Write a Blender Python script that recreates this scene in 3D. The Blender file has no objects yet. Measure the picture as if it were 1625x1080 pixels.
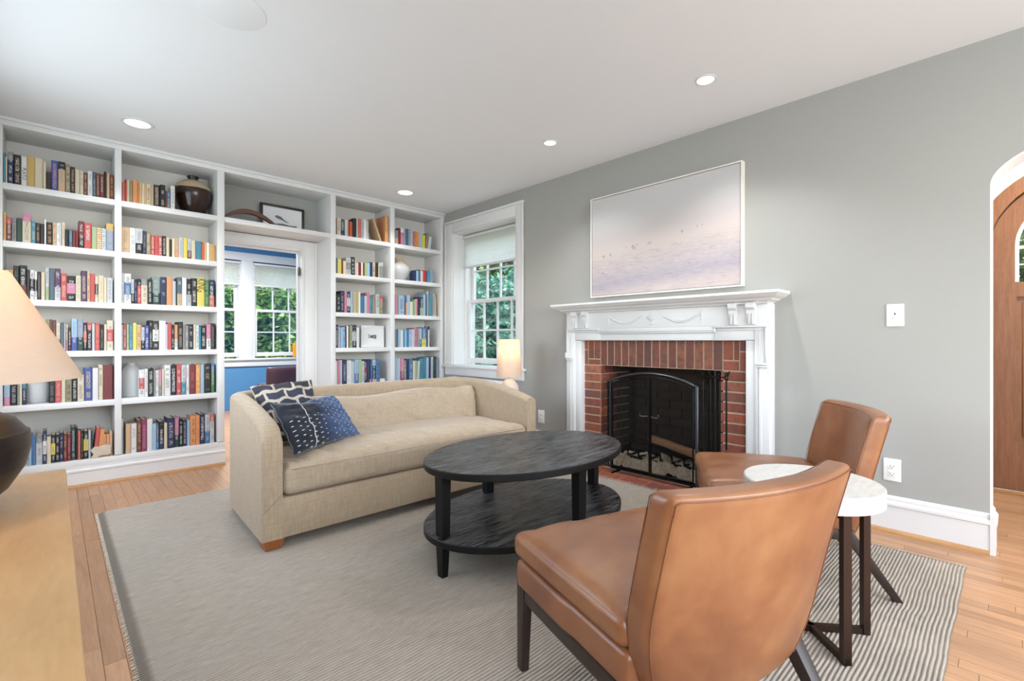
import bpy, bmesh, math, random
from mathutils import Matrix, Vector, noise
S = bpy.context.scene
COL = S.collection
R = math.radians
PI = math.pi
random.seed(7)

# ------------------------------------------------------------------ camera, world, sun, exposure
FPX = 761.7
YAW = 43.685
CAMZ = 1.033
cd = bpy.data.cameras.new('camera')
cam = bpy.data.objects.new('camera', cd)
COL.objects.link(cam)
cam.location = (0, 0, CAMZ)
cam.rotation_euler = (R(90), 0, R(-YAW))
cd.sensor_width = 36
cd.lens = 36 * FPX / 1625
cd.clip_start = .02
S.camera = cam
S.view_settings.view_transform = 'Standard'
S.view_settings.look = 'None'
S.view_settings.gamma = 1
S.view_settings.use_curve_mapping = False
S.view_settings.exposure = 0.42

W = bpy.data.worlds.new('sky')
S.world = W
W.use_nodes = True
wn = W.node_tree.nodes
wb = wn['Background']
sky = wn.new('ShaderNodeTexSky')
sky.sky_type = 'NISHITA'
sky.sun_disc = False
sky.sun_elevation = R(50)
sky.sun_rotation = R(200)
shs = wn.new('ShaderNodeHueSaturation')
shs.inputs['Saturation'].default_value = .5
W.node_tree.links.new(sky.outputs[0], shs.inputs['Color'])
W.node_tree.links.new(shs.outputs[0], wb.inputs[0])
wb.inputs[1].default_value = .75

def lamp(name, kind, loc, energy, col=(1, 1, 1), rot=(0, 0, 0), **k):
    l = bpy.data.lights.new(name, kind)
    l.energy = energy
    l.color = col
    for a, b in k.items(): setattr(l, a, b)
    o = bpy.data.objects.new(name, l)
    COL.objects.link(o)
    o.location = loc
    o.rotation_euler = rot
    return o

lamp('sun', 'SUN', (0, -3, 8), 5, (1, .95, .86), (R(42), 0, R(-6)), angle=R(1))
# daylight through the windows of the room behind the camera and at its left
DAY = (.76, .88, 1)
lamp('window_daylight', 'AREA', (1.75, -2.56, 1.5), 52, DAY, (R(90), 0, 0), shape='RECTANGLE', size=2.6, size_y=1.5)
lamp('window_daylight', 'AREA', (-.44, -1.3, 1.5), 26, DAY, (0, R(-90), 0), shape='RECTANGLE', size=1.5, size_y=1.6)
lamp('window_daylight', 'AREA', (-.44, 2.9, 1.45), 20, DAY, (0, R(-90), 0), shape='RECTANGLE', size=1.5, size_y=1.9)  # unseen side window, added to even out light at the back of the room
lamp('ceiling_fill_behind_camera', 'AREA', (1.1, -1.3, 1.75), 22, (.9, .95, 1), (R(180), 0, 0), shape='DISK', size=.6)  # added unseen fill aimed upward to brighten the ceiling, no fixture modelled
lamp('study_fill', 'AREA', (1.5, 6.3, 2.46), 95, (1, .98, .95), (0, 0, 0), shape='DISK', size=.5)  # added fill, out of view, that brightens the blue room
lamp('hall_light', 'AREA', (4.1, -.5, 2.46), 26, (1, .97, .92), (0, 0, 0), shape='DISK', size=.5)

# ------------------------------------------------------------------ materials
def srgb(h):
    if isinstance(h, str):
        h = [int(h[i:i + 2], 16) / 255 for i in (0, 2, 4)]
    return tuple(c / 12.92 if c <= .04045 else ((c + .055) / 1.055) ** 2.4 for c in h)

class G:
    """tiny node builder"""
    def __init__(s, name):
        s.m = bpy.data.materials.new(name)
        s.m.use_nodes = True
        s.t = s.m.node_tree
        s.n = s.t.nodes
        s.b = s.n['Principled BSDF']
        s.out = s.n['Material Output']
    def node(s, t, **k):
        x = s.n.new(t)
        for a, b in k.items(): setattr(x, a, b)
        return x
    def put(s, sock, v):
        if v is None: return
        if isinstance(v, bpy.types.NodeSocket): s.t.links.new(v, sock)
        elif isinstance(v, (tuple, list)) and len(v) == 3 and sock.type == 'RGBA': sock.default_value = (*v, 1)
        else: sock.default_value = v
    def math(s, op, a, b=None, c=None, clamp=False):
        x = s.node('ShaderNodeMath', operation=op, use_clamp=clamp)
        s.put(x.inputs[0], a); s.put(x.inputs[1], b); s.put(x.inputs[2], c)
        return x.outputs[0]
    def mix(s, f, a, b, mode='MIX'):
        x = s.node('ShaderNodeMix', data_type='RGBA', blend_type=mode)
        s.put(x.inputs[0], f); s.put(x.inputs[6], a); s.put(x.inputs[7], b)
        return x.outputs[2]
    def coord(s, kind='Object', scale=(1, 1, 1), rot=(0, 0, 0)):
        c = s.node('ShaderNodeTexCoord') if kind != 'Position' else s.node('ShaderNodeNewGeometry')
        m = s.node('ShaderNodeMapping')
        m.inputs['Scale'].default_value = scale
        m.inputs['Rotation'].default_value = rot
        s.t.links.new(c.outputs[kind], m.inputs[0])
        return m.outputs[0]
    def noise(s, vec, scale=5, detail=3, rough=.5, dist=0):
        x = s.node('ShaderNodeTexNoise')
        s.put(x.inputs['Vector'], vec)
        x.inputs['Scale'].default_value = scale
        x.inputs['Detail'].default_value = detail
        x.inputs['Roughness'].default_value = rough
        x.inputs['Distortion'].default_value = dist
        return x.outputs[0]
    def ramp(s, f, stops):
        x = s.node('ShaderNodeValToRGB')
        s.put(x.inputs[0], f)
        e = x.color_ramp.elements
        while len(e) < len(stops): e.new(.5)
        for i, (p, c) in enumerate(stops):
            e[i].position = p
            e[i].color = (*c, 1) if len(c) == 3 else c
        return x.outputs[0]
    def sep(s, v):
        x = s.node('ShaderNodeSeparateXYZ')
        s.put(x.inputs[0], v)
        return x.outputs
    def bump(s, h, strength=.2, dist=.01):
        x = s.node('ShaderNodeBump')
        x.inputs['Strength'].default_value = strength
        x.inputs['Distance'].default_value = dist
        s.put(x.inputs['Height'], h)
        s.t.links.new(x.outputs[0], s.b.inputs['Normal'])
    def set(s, col=None, rough=None, metal=None, **k):
        s.put(s.b.inputs['Base Color'], col); s.put(s.b.inputs['Roughness'], rough); s.put(s.b.inputs['Metallic'], metal)
        for a, v in k.items(): s.put(s.b.inputs[a.replace('_', ' ')], v)
        return s.m

def plain(name, hexc, rough=.5, metal=0, var=.06, vs=8, bump=0, bs=60, **k):
    g = G(name)
    c = srgb(hexc)
    n = g.noise(g.coord('Position'), vs, 4)
    col = g.mix(n, tuple(x * (1 - var) for x in c), tuple(min(1, x * (1 + var)) for x in c))
    if bump: g.bump(g.noise(g.coord('Position'), bs, 3), bump, .003)
    return g.set(col, rough, metal, **k)

MT = {}
MT['wall'] = plain('greige_wall_paint', 'a3a39e', .75, var=.015, vs=2, bump=.05, bs=180)
MT['ceil'] = plain('white_ceiling_paint', 'e9ecef', .9, var=.006, vs=2)
MT['white'] = plain('white_trim_paint', 'e0e0df', .38, var=.012, vs=3)
MT['shelfback'] = plain('pale_grey_back_paint', 'e3e0d9', .6, var=.015, vs=3)
MT['hallwhite'] = plain('hall_wall_paint', 'e6e6e3', .7, var=.01)
MT['blue'] = plain('blue_wall_paint', '4f86b4', .6, var=.03, vs=2)
MT['plastic'] = plain('white_plastic', 'efefec', .3, var=.01)
MT['slot'] = plain('dark_slot', '2a2a2a', .5)
MT['blackmetal'] = plain('black_iron', '151516', .42, .7, var=.2, vs=40)
MT['greymetal'] = plain('worn_dark_steel', '4c4e52', .35, .85, var=.2, vs=30)
MT['bronze'] = plain('bronze_metal_bar', '3b2a20', .45, .6, var=.12, vs=30)
MT['darkwood'] = plain('espresso_wood', '2f231d', .42, var=.2, vs=14)
MT['soot'] = plain('sooty_firebrick', '4a3d33', .95, var=.4, vs=12)
MT['mortar'] = plain('sandy_mortar', 'b7a48a', .95, var=.2, vs=40, bump=.4, bs=140)
MT['ash'] = plain('grey_ash', 'b8a68f', 1, var=.5, vs=45, bump=1, bs=70)
MT['char'] = plain('charred_wood', '231d19', .95, var=.5, vs=40, bump=.6, bs=60)
MT['linen_white'] = plain('white_mat_board', 'e3e4e4', .7, var=.01)
MT['grass'] = plain('lawn', '6f7560', 1, var=.4, vs=3)
MT['page'] = plain('page_edges', 'ddd3bd', .85, var=.06, vs=60)

def wood(name, a, b, axis=1, sc=1.0, rough=.4, bump=.15, obj_random=0, kind='Position', bd=.002, stretch=14):
    g = G(name)
    s = [stretch * sc] * 3
    s[axis] = 1.0 * sc
    c = g.coord(kind, tuple(s))
    if obj_random:
        oi = g.node('ShaderNodeObjectInfo')
        sc_ = g.node('ShaderNodeVectorMath', operation='ADD')
        g.t.links.new(c, sc_.inputs[0])
        cb = g.node('ShaderNodeCombineXYZ')
        r = g.math('MULTIPLY', oi.outputs['Random'], 57.0)
        for i in range(3): g.put(cb.inputs[i], r)
        g.t.links.new(cb.outputs[0], sc_.inputs[1])
        c = sc_.outputs[0]
    n1 = g.noise(c, 2.2, 5, .6, .8)
    n2 = g.noise(c, 11, 3, .6, .3)
    f = g.math('ADD', g.math('MULTIPLY', n1, .65), g.math('MULTIPLY', n2, .35))
    col = g.ramp(f, [(.3, srgb(b)), (.7, srgb(a))])
    if obj_random:
        v = g.math('MULTIPLY_ADD', oi.outputs['Random'], obj_random, 1 - obj_random / 2)
        hs = g.node('ShaderNodeHueSaturation')
        g.put(hs.inputs['Value'], v); g.put(hs.inputs['Color'], col)
        col = hs.outputs[0]
    g.bump(f, bump, bd)
    return g.set(col, rough)
MT['floor'] = wood('oak_floor', 'bd936f', 'a07554', 1, 1.6, .36, .12, .3)
MT['shoe'] = wood('oak_shoe_moulding', 'c79a6a', 'a87643', 1, 2, .4)
MT['console'] = wood('honey_oak_console', 'cda879', 'ba9261', 1, 2.2, .42, .1, stretch=5)
MT['doorwood'] = wood('mahogany_door', 'a0704f', '7f5238', 2, 2.2, .4, .12)
MT['sofaleg'] = wood('cherry_foot', 'b9703f', '93522a', 2, 8, .4)
MT['firewood'] = wood('split_firewood', 'a27a56', '6b4a33', 1, 6, .9, .6)
MT['boomerang'] = wood('dark_carved_wood', '6b4233', '47291f', 0, 8, .4)
def blackoak():
    g = G('black_oak')
    c = g.coord('Position', (2.0, 17, 17))
    n = g.noise(c, 2.4, 6, .65, 1.2)
    n2 = g.noise(g.coord('Position', (7, 110, 110)), 1.6, 3, .6, .4)
    f = g.math('ADD', g.math('MULTIPLY', n, .55), g.math('MULTIPLY', n2, .45))
    col = g.ramp(f, [(.40, srgb('060607')), (.5, srgb('17181a')), (.60, srgb('606468'))])  # grey end paints the reflective sheen of the grain into the colour
    g.bump(f, 1.0, .006)
    return g.set(col, g.math('MULTIPLY_ADD', f, .7, -.05), Specular_IOR_Level=.5)
MT['tableleg'] = plain('black_stained_leg', '090909', .5, var=.2, Specular_IOR_Level=.3)
MT['tabletop'] = blackoak()

def side_top():
    g = G('whitewashed_top')
    c = g.coord('Position', (3, 14, 14))
    n = g.noise(c, 4, 5, .6, .6)
    g.bump(n, .15, .001)
    return g.set(g.ramp(n, [(.3, srgb('bdb9b1')), (.65, srgb('cfccc6'))]), .35)
MT['sidetop'] = side_top()

def fabric(name, a, b, sc=260, rough=.9, pucker=0):
    g = G(name)
    c = g.coord('Position')
    w = g.noise(g.coord('Position', (sc, sc, 14)), 1, 2)
    w2 = g.noise(g.coord('Position', (14, 14, sc)), 1, 2)
    f = g.math('ADD', g.math('MULTIPLY', w, .6), g.math('MULTIPLY', w2, .4))
    if pucker: f2 = g.math('ADD', g.math('MULTIPLY', f, .12), g.noise(g.coord('Position', (24, 5, 7), (0, 0, .35)), 1, 3, .55, .6)); g.bump(f2, .55, .022)
    else: g.bump(f, .25, .002)
    return g.set(g.ramp(f, [(.35, srgb(b)), (.65, srgb(a))]), rough, Sheen_Weight=.15)
MT['linen'] = fabric('beige_linen', 'b5a188', '9f8d75')
MT['linen2'] = fabric('beige_linen_cushion', 'b6a48e', 'a5937c', 200, .9, 1)

def leather():
    g = G('tan_leather')
    p = g.coord('Object')
    n = g.noise(p, 3.2, 4, .6, .4)
    n2 = g.noise(p, 14, 4, .6)
    f = g.math('ADD', g.math('MULTIPLY', n, .7), g.math('MULTIPLY', n2, .3))
    col = g.ramp(f, [(.30, srgb('714328')), (.5, srgb('8c5937')), (.7, srgb('a27148'))])
    g.bump(g.noise(p, 90, 5, .7), .13, .002)
    return g.set(col, g.math('MULTIPLY_ADD', n2, .3, .22), Specular_IOR_Level=.75)
MT['leather'] = leather()
MT['seam'] = plain('leather_seam', '7d4f30', .5)

def rugmat():
    g = G('ribbed_wool')
    p = g.coord('Position')
    z = g.sep(p)[2]
    f = g.math('MULTIPLY_ADD', z, 190.0, -1.6, clamp=True)
    h = g.noise(g.coord('Position', (30, 220, 1)), 1, 3, .7)
    h2 = g.noise(p, 1.3, 3)
    lightc = g.mix(h, srgb('9a9085'), srgb('c8c1b7'))
    darkc = g.mix(h, srgb('57524c'), srgb('7a736b'))
    col = g.mix(f, darkc, lightc)
    col = g.mix(g.math('MULTIPLY', h2, .45), col, srgb('93816a'), 'MIX')
    g.bump(h, .5, .003)
    return g.set(col, .95)
MT['rug'] = rugmat()
MT['fringe'] = plain('rug_fringe', 'd4cdc0', .95, var=.1)

def brickmat(soot=0):
    g = G('red_brick' if not soot else 'smoke_stained_red_brick')
    oi = g.node('ShaderNodeObjectInfo')
    p = g.coord('Position')
    n = g.noise(p, 22, 5, .65, .4)
    base = g.ramp(oi.outputs['Random'], [(0, srgb('7f4431')), (.25, srgb('a3573d')), (.5, srgb('8f4b3a')), (.75, srgb('74453b')), (1, srgb('b0684a'))])
    col = g.mix(g.math('MULTIPLY', g.math('SUBTRACT', n, .45, clamp=True), 3.4, clamp=True), base, srgb('54403c'))
    if soot: col = g.mix(g.math('MULTIPLY_ADD', n, .8, -.02, clamp=True), col, srgb('4f3b36'))
    g.bump(g.noise(p, 70, 5, .7), .5, .004)
    return g.set(col, .62)
MT['brick'] = brickmat(); MT['brick2'] = brickmat(1)

def ceramic(name, lo, hi, split=None, rough=.2, bump=.0):
    g = G(name)
    p = g.coord('Position')
    n = g.noise(p, 12, 4)
    c = g.mix(n, srgb(lo), srgb(hi))
    if split:
        z = g.sep(p)[2]
        zz = g.math('ADD', z, g.math('MULTIPLY', n, .015))
        c = g.mix(g.math('GREATER_THAN', zz, split[0]), c, srgb(split[1]))
    if bump: g.bump(g.noise(g.coord('Position', (2, 2, 60)), 1, 3), bump, .004)
    return g.set(c, rough)
MT['darkceramic'] = ceramic('dark_throwing_ridged_ceramic', '15110f', '2c221e', None, .34, .4)
MT['vase'] = ceramic('brown_glaze', '1f1410', '3b241a', (2.298, 'b39d80'), .18)
MT['bulbvase'] = ceramic('white_marbled_glaze', 'c9ccd2', 'dddbd6', (1.885, 'd9bfa3'), .22)
MT['grayceramic'] = plain('matte_pale_grey_ceramic', 'c6c7c7', .5, var=.02)
MT['blackglaze'] = plain('black_glaze', '0e0d0d', .3)
MT['creamstone'] = plain('cream_stone', 'cabfad', .8, var=.1, vs=30, bump=.4)
MT['pinkstone'] = plain('pale_pink_stone', 'dccdbf', .6, var=.05, vs=30, bump=.2)
MT['orange'] = plain('orange_glass', 'f09a1a', .35)
MT['maroonleather'] = plain('maroon_leather', '4d3038', .35, var=.1)
MT['frameblack'] = plain('black_brown_frame', '2b211c', .4)
MT['artgrey'] = plain('grey_ink', '6d747d', .8, var=.4, vs=40)
MT['framewhite'] = plain('white_float_frame', 'e9e5dc', .45, var=.01)
MT['nickel'] = plain('dark_hinge_metal', '5f5b54', .4, .8)
MT['bark'] = plain('bark', '5b4a3b', .95, var=.3)
MT['stonewall'] = plain('garden_stone', 'a49a8c', .95, var=.3, vs=7, bump=.5, bs=30)

def emis(name, col, e):
    g = G(name)
    return g.set(srgb('ffffff'), .5, Emission_Color=col, Emission_Strength=e)
MT['lens'] = emis('lit_lamp_lens', (1, .97, .92), 2.2)

def shade(name, col, e=0):
    g = G(name)
    d = g.node('ShaderNodeBsdfDiffuse'); t = g.node('ShaderNodeBsdfTranslucent'); mx = g.node('ShaderNodeMixShader')
    w = g.noise(g.coord('Position', (40, 40, 260)), 1, 2)
    c = g.mix(w, tuple(x * .93 for x in srgb(col)), srgb(col))
    g.put(d.inputs[0], c); g.put(t.inputs[0], c)
    mx.inputs[0].default_value = e or .45
    g.t.links.new(d.outputs[0], mx.inputs[1]); g.t.links.new(t.outputs[0], mx.inputs[2])
    g.t.links.new(mx.outputs[0], g.out.inputs[0])
    return g.m
MT['shade'] = shade('linen_lamp_shade', 'ecdccb')
MT['blind'] = shade('white_cellular_blind', 'fafaf6', .6)

def glass():
    g = G('window_glass')
    t = g.node('ShaderNodeBsdfTransparent'); gl = g.node('ShaderNodeBsdfGlossy'); mx = g.node('ShaderNodeMixShader')
    gl.inputs['Roughness'].default_value = .02
    t.inputs[0].default_value = (.93, .97, .97, 1)
    mx.inputs[0].default_value = .07
    g.t.links.new(t.outputs[0], mx.inputs[1]); g.t.links.new(gl.outputs[0], mx.inputs[2])
    g.t.links.new(mx.outputs[0], g.out.inputs[0])
    return g.m
MT['glass'] = glass()

def mesh_screen():
    g = G('fine_black_mesh')
    t = g.node('ShaderNodeBsdfTransparent'); d = g.node('ShaderNodeBsdfDiffuse'); mx = g.node('ShaderNodeMixShader')
    d.inputs[0].default_value = (.012, .012, .012, 1)
    mx.inputs[0].default_value = .24
    g.t.links.new(t.outputs[0], mx.inputs[1]); g.t.links.new(d.outputs[0], mx.inputs[2])
    g.t.links.new(mx.outputs[0], g.out.inputs[0])
    return g.m
MT['mesh'] = mesh_screen()

def leafmat(name, a, b, c):
    g = G(name)
    n = g.noise(g.coord('Position'), 6, 3, .7)
    col = g.ramp(n, [(.35, srgb(a)), (.5, srgb(b)), (.68, srgb(c))])
    d = g.node('ShaderNodeBsdfDiffuse'); t = g.node('ShaderNodeBsdfTranslucent'); mx = g.node('ShaderNodeMixShader')
    g.put(d.inputs[0], col); g.put(t.inputs[0], col)
    mx.inputs[0].default_value = .3
    g.t.links.new(d.outputs[0], mx.inputs[1]); g.t.links.new(t.outputs[0], mx.inputs[2])
    g.t.links.new(mx.outputs[0], g.out.inputs[0])
    return g.m
MT['leaf'] = leafmat('leaves_green', '3e5a2c', '6f8f4a', 'b6c98a')
MT['leaf2'] = leafmat('leaves_blue_green', '2f5149', '4f7d6c', '9fc0ae')

def spine():
    g = G('book_cover_print')
    oi = g.node('ShaderNodeObjectInfo')
    ink = g.node('ShaderNodeAttribute', attribute_type='OBJECT', attribute_name='ink')
    sty = g.node('ShaderNodeAttribute', attribute_type='OBJECT', attribute_name='style')
    tc = g.node('ShaderNodeTexCoord')
    x, y, z = g.sep(tc.outputs['Object'])
    rnd = g.math('MULTIPLY', oi.outputs['Random'], 91.0)
    cb = g.node('ShaderNodeCombineXYZ')
    g.put(cb.inputs[0], g.math('MULTIPLY', x, 3.2)); g.put(cb.inputs[1], rnd); g.put(cb.inputs[2], g.math('MULTIPLY', z, 26.0))
    n = g.noise(cb.outputs[0], 2.1, 1, .4)
    cb2 = g.node('ShaderNodeCombineXYZ')
    g.put(cb2.inputs[1], rnd); g.put(cb2.inputs[2], g.math('MULTIPLY', z, 5.5))
    n2 = g.noise(cb2.outputs[0], 1, 0)
    front = g.math('LESS_THAN', y, .06)
    inx = g.math('LESS_THAN', g.math('ABSOLUTE', g.math('SUBTRACT', x, .5)), .25)
    inz = g.math('LESS_THAN', g.math('ABSOLUTE', g.math('SUBTRACT', z, .5)), .4)
    text = g.math('MULTIPLY', g.math('MULTIPLY', g.math('GREATER_THAN', n, .5), g.math('GREATER_THAN', n2, .42)), g.math('MULTIPLY', inx, g.math('MULTIPLY', inz, front)))
    def is_(k): return g.math('COMPARE', sty.outputs['Fac'], float(k), .1)
    st = g.math('GREATER_THAN', g.math('SINE', g.math('MULTIPLY', z, 60.0)), 0.0)
    def mul(a, b): return g.math('MULTIPLY', a, b)
    masks = [mul(is_(1), text), mul(is_(2), g.math('GREATER_THAN', z, .74)), mul(is_(3), g.math('LESS_THAN', z, .42)),
             mul(is_(4), g.math('LESS_THAN', g.math('ABSOLUTE', g.math('SUBTRACT', z, .5)), .2)), mul(is_(5), st)]
    m = masks[0]
    for k in masks[1:]: m = g.math('ADD', m, k)
    m = mul(m, front)
    col = g.mix(g.math('MULTIPLY', m, g.math('SUBTRACT', 1.0, g.math('MULTIPLY', is_(1), .3))), oi.outputs['Color'], ink.outputs['Color'])
    # small secondary lettering on blocked spines
    lum = g.node('ShaderNodeRGBToBW'); g.put(lum.inputs[0], col)
    inv = g.math('SUBTRACT', .75, lum.outputs[0], clamp=True)
    cc = g.node('ShaderNodeCombineColor')
    for i in range(3): g.put(cc.inputs[i], inv)
    notplain = mul(g.math('GREATER_THAN', sty.outputs['Fac'], 1.5), text)
    col = g.mix(mul(notplain, .7), col, cc.outputs[0])
    hs = g.node('ShaderNodeHueSaturation'); hs.inputs['Saturation'].default_value = .86; hs.inputs['Value'].default_value = .86; g.put(hs.inputs['Color'], col)
    return g.set(hs.outputs[0], .5)
MT['spine'] = spine()
def spine_joined():
    g = G('book_cover_plain')
    a = g.node('ShaderNodeAttribute', attribute_name='cover')
    return g.set(a.outputs['Color'], .5)
MT['spinej'] = spine_joined()

# ------------------------------------------------------------------ helpers
WM = {}
def meta(o, label=None, cat=None, group=None, kind=None):
    if label: o['label'] = label
    if cat: o['category'] = cat
    if group: o['group'] = group
    if kind: o['kind'] = kind
    return o
def thing(name, loc=(0, 0, 0), rz=0, label=None, cat=None, group=None, kind=None):
    o = bpy.data.objects.new(name, None)
    o.empty_display_size = .05
    COL.objects.link(o)
    o.location = loc
    o.rotation_euler = (0, 0, rz)
    WM[o] = Matrix.Translation(loc) @ Matrix.Rotation(rz, 4, 'Z')
    return meta(o, label, cat, group, kind)
def box(bm, x0, x1, y0, y1, z0, z1, bev=0, seg=2):
    v = [bm.verts.new((x, y, z)) for x in (x0, x1) for y in (y0, y1) for z in (z0, z1)]
    f = [(0, 1, 3, 2), (4, 6, 7, 5), (0, 4, 5, 1), (2, 3, 7, 6), (0, 2, 6, 4), (1, 5, 7, 3)]
    fs = [bm.faces.new([v[i] for i in q]) for q in f]
    if bev:
        ed = {e for q in fs for e in q.edges}
        bmesh.ops.bevel(bm, geom=list(ed), offset=bev, segments=seg, affect='EDGES', profile=.5)
    return v
def prism(bm, pts, a, b, axis=0):
    """polygon of 2-D points extruded from a to b along axis (0: pts=(y,z), 1: pts=(x,z), 2: pts=(x,y))"""
    def P(p, t):
        return (t, p[0], p[1]) if axis == 0 else (p[0], t, p[1]) if axis == 1 else (p[0], p[1], t)
    A = [bm.verts.new(P(p, a)) for p in pts]
    B = [bm.verts.new(P(p, b)) for p in pts]
    n = len(pts)
    bm.faces.new(A); bm.faces.new(B[::-1])
    for i in range(n): bm.faces.new([A[i], B[i], B[(i + 1) % n], A[(i + 1) % n]])
def lathe(bm, prof, c=(0, 0, 0), n=40, cap=True):
    rings = []
    for r, z in prof:
        rings.append([bm.verts.new((c[0] + r * math.cos(2 * PI * i / n), c[1] + r * math.sin(2 * PI * i / n), c[2] + z)) for i in range(n)])
    for a, b in zip(rings, rings[1:]):
        for i in range(n): bm.faces.new([a[i], a[(i + 1) % n], b[(i + 1) % n], b[i]])
    if cap:
        bm.faces.new(rings[0][::-1]); bm.faces.new(rings[-1])
def tube(bm, pts, r, n=8, closed=False, rad=None):
    pts = [Vector(p) for p in pts]
    rings = []
    N = len(pts)
    for i, p in enumerate(pts):
        a = pts[(i - 1) % N] if (closed or i) else p
        b = pts[(i + 1) % N] if (closed or i < N - 1) else p
        d = (b - a).normalized()
        up = Vector((0, 0, 1)) if abs(d.z) < .95 else Vector((1, 0, 0))
        s = d.cross(up).normalized(); u = s.cross(d)
        rr = rad[i] if rad else r
        rings.append([bm.verts.new(p + (s * math.cos(2 * PI * k / n) + u * math.sin(2 * PI * k / n)) * rr) for k in range(n)])
    pr = list(zip(rings, rings[1:])) + ([(rings[-1], rings[0])] if closed else [])
    for a, b in pr:
        for k in range(n): bm.faces.new([a[k], a[(k + 1) % n], b[(k + 1) % n], b[k]])
    if not closed:
        bm.faces.new(rings[0][::-1]); bm.faces.new(rings[-1])
def rbox(bm, hx, hy, hz, r, n=14, fn=None, c=(0, 0, 0)):
    """rounded box on a grid; fn(p, q) deforms (q in -1..1 cube coordinates)"""
    t = [math.sin((-1 + 2 * i / n) * PI / 2) for i in range(n + 1)]
    cache = {}
    h = (hx, hy, hz)
    def vert(q):
        k = tuple(round(a, 5) for a in q)
        if k in cache: return cache[k]
        p = [q[i] * h[i] for i in range(3)]
        cc = [max(-(h[i] - r), min(h[i] - r, p[i])) for i in range(3)]
        d = Vector([p[i] - cc[i] for i in range(3)])
        if d.length > 1e-9:
            d = d.normalized() * r
            p = Vector(cc) + d
        p = Vector(p)
        if fn: p = Vector(fn(p, q))
        v = bm.verts.new(p + Vector(c))
        cache[k] = v
        return v
    for ax in range(3):
        for s in (-1, 1):
            for i in range(n):
                for j in range(n):
                    q = []
                    for (a, b) in ((i, j), (i + 1, j), (i + 1, j + 1), (i, j + 1)):
                        x = [0, 0, 0]
                        x[ax] = s; x[(ax + 1) % 3] = t[a]; x[(ax + 2) % 3] = t[b]
                        q.append(vert(x))
                    if s < 0: q = q[::-1]
                    try: bm.faces.new(q)
                    except ValueError: pass
def fin(name, bm, m, parent=None, smooth=0, local=False, origin=None, bev=0, seg=2, **k):
    if bev: bmesh.ops.bevel(bm, geom=bm.edges[:], offset=bev, segments=seg, affect='EDGES', profile=.5)
    bmesh.ops.recalc_face_normals(bm, faces=bm.faces[:])
    me = bpy.data.meshes.new(name)
    bm.to_mesh(me); bm.free()
    me.materials.append(MT[m] if isinstance(m, str) else m)
    o = bpy.data.objects.new(name, me)
    COL.objects.link(o)
    if smooth:
        me.polygons.foreach_set('use_smooth', [True] * len(me.polygons))
        if smooth < 180: me.set_sharp_from_angle(angle=R(smooth))
    if parent:
        if not local: me.transform(WM[parent].inverted())
        o.parent = parent
        WM[o] = WM[parent]
    elif origin:
        me.transform(Matrix.Translation(-Vector(origin)))
        o.location = origin
        WM[o] = Matrix.Translation(origin)
    else:
        WM[o] = Matrix()
    return meta(o, **k)
def B(name, m, dims, parent=None, bev=0, seg=2, **k):
    bm = bmesh.new()
    for d in (dims if isinstance(dims[0], (tuple, list)) else [dims]): box(bm, *d, bev=bev, seg=seg)
    return fin(name, bm, m, parent, smooth=(40 if bev else 0), **k)
def inst(src, name, loc, scale=(1, 1, 1), rot=(0, 0, 0), parent=None):
    o = bpy.data.objects.new(name, src)
    COL.objects.link(o)
    o.location = loc; o.scale = scale; o.rotation_euler = rot
    if parent:
        o.parent = parent
        if parent in WM: o.matrix_parent_inverse = WM[parent].inverted()
    return o
def copy_tree(o, parent=None):
    c = o.copy(); COL.objects.link(c)
    if parent: c.parent = parent
    for ch in list(o.children): copy_tree(ch, c)
    return c
ST = dict(kind='structure')
TH = R(90 - YAW)
FW = Vector((math.cos(TH), math.sin(TH), 0)); RT = Vector((math.sin(TH), -math.cos(TH), 0))
def proj(p):
    d = Vector(p) - Vector((0, 0, CAMZ))
    D = d.dot(FW)
    if D < .05: return None
    return 812.5 + FPX * d.dot(RT) / D, 540 - FPX * d.z / D
def unproj_y(u, v, y):
    d = FW + RT * ((u - 812.5) / FPX) + Vector((0, 0, 1)) * ((540 - v) / FPX)
    t = y / d.y
    return d.x * t, CAMZ + d.z * t

# ------------------------------------------------------------------ room shell
XB, YA, YB, CH = 3.283, 4.571, 4.93, 2.5
XL, YF = -.46, -2.62
floor = B('floor', 'mortar', [(XL - .1, 3.6, YF - .1, 8.2, -.12, -.016), (3.6, 4.95, -2.1, 1.1, -.12, -.016)], **ST)
B('ceiling', 'ceil', [(XL - .1, 3.45, YF - .1, 8.2, CH, CH + .1), (3.45, 4.95, -2.1, 1.1, CH, CH + .1)], **ST)
# right wall with window, firebox and arched openings
bm = bmesh.new()
for d in [(XB, XB + .26, 4.407, 8.15, 0, CH), (XB, XB + .26, 3.37, 4.407, 2.25, CH), (XB, XB + .26, 3.37, 4.407, 0, .75), (XB, XB + .26, 2.35, 3.37, 0, CH),
          (XB, XB + .26, 1.353, 2.35, .83, CH), (XB, XB + .26, .4, 1.353, 0, CH), (XB, XB + .17, .082, .4, 0, CH), (XB, XB + .17, YF - .1, -.82, 0, CH)]:
    box(bm, *d)
arc = [(-.369 + .451 * math.cos(t), 1.785 + .205 * math.sin(t)) for t in [PI * i / 32 for i in range(33)]]
for a, b in zip(arc, arc[1:]):
    prism(bm, [a, (a[0], CH), (b[0], CH), b], XB, XB + .17, 0)
fin('wall_right', bm, 'wall', **ST)
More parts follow.
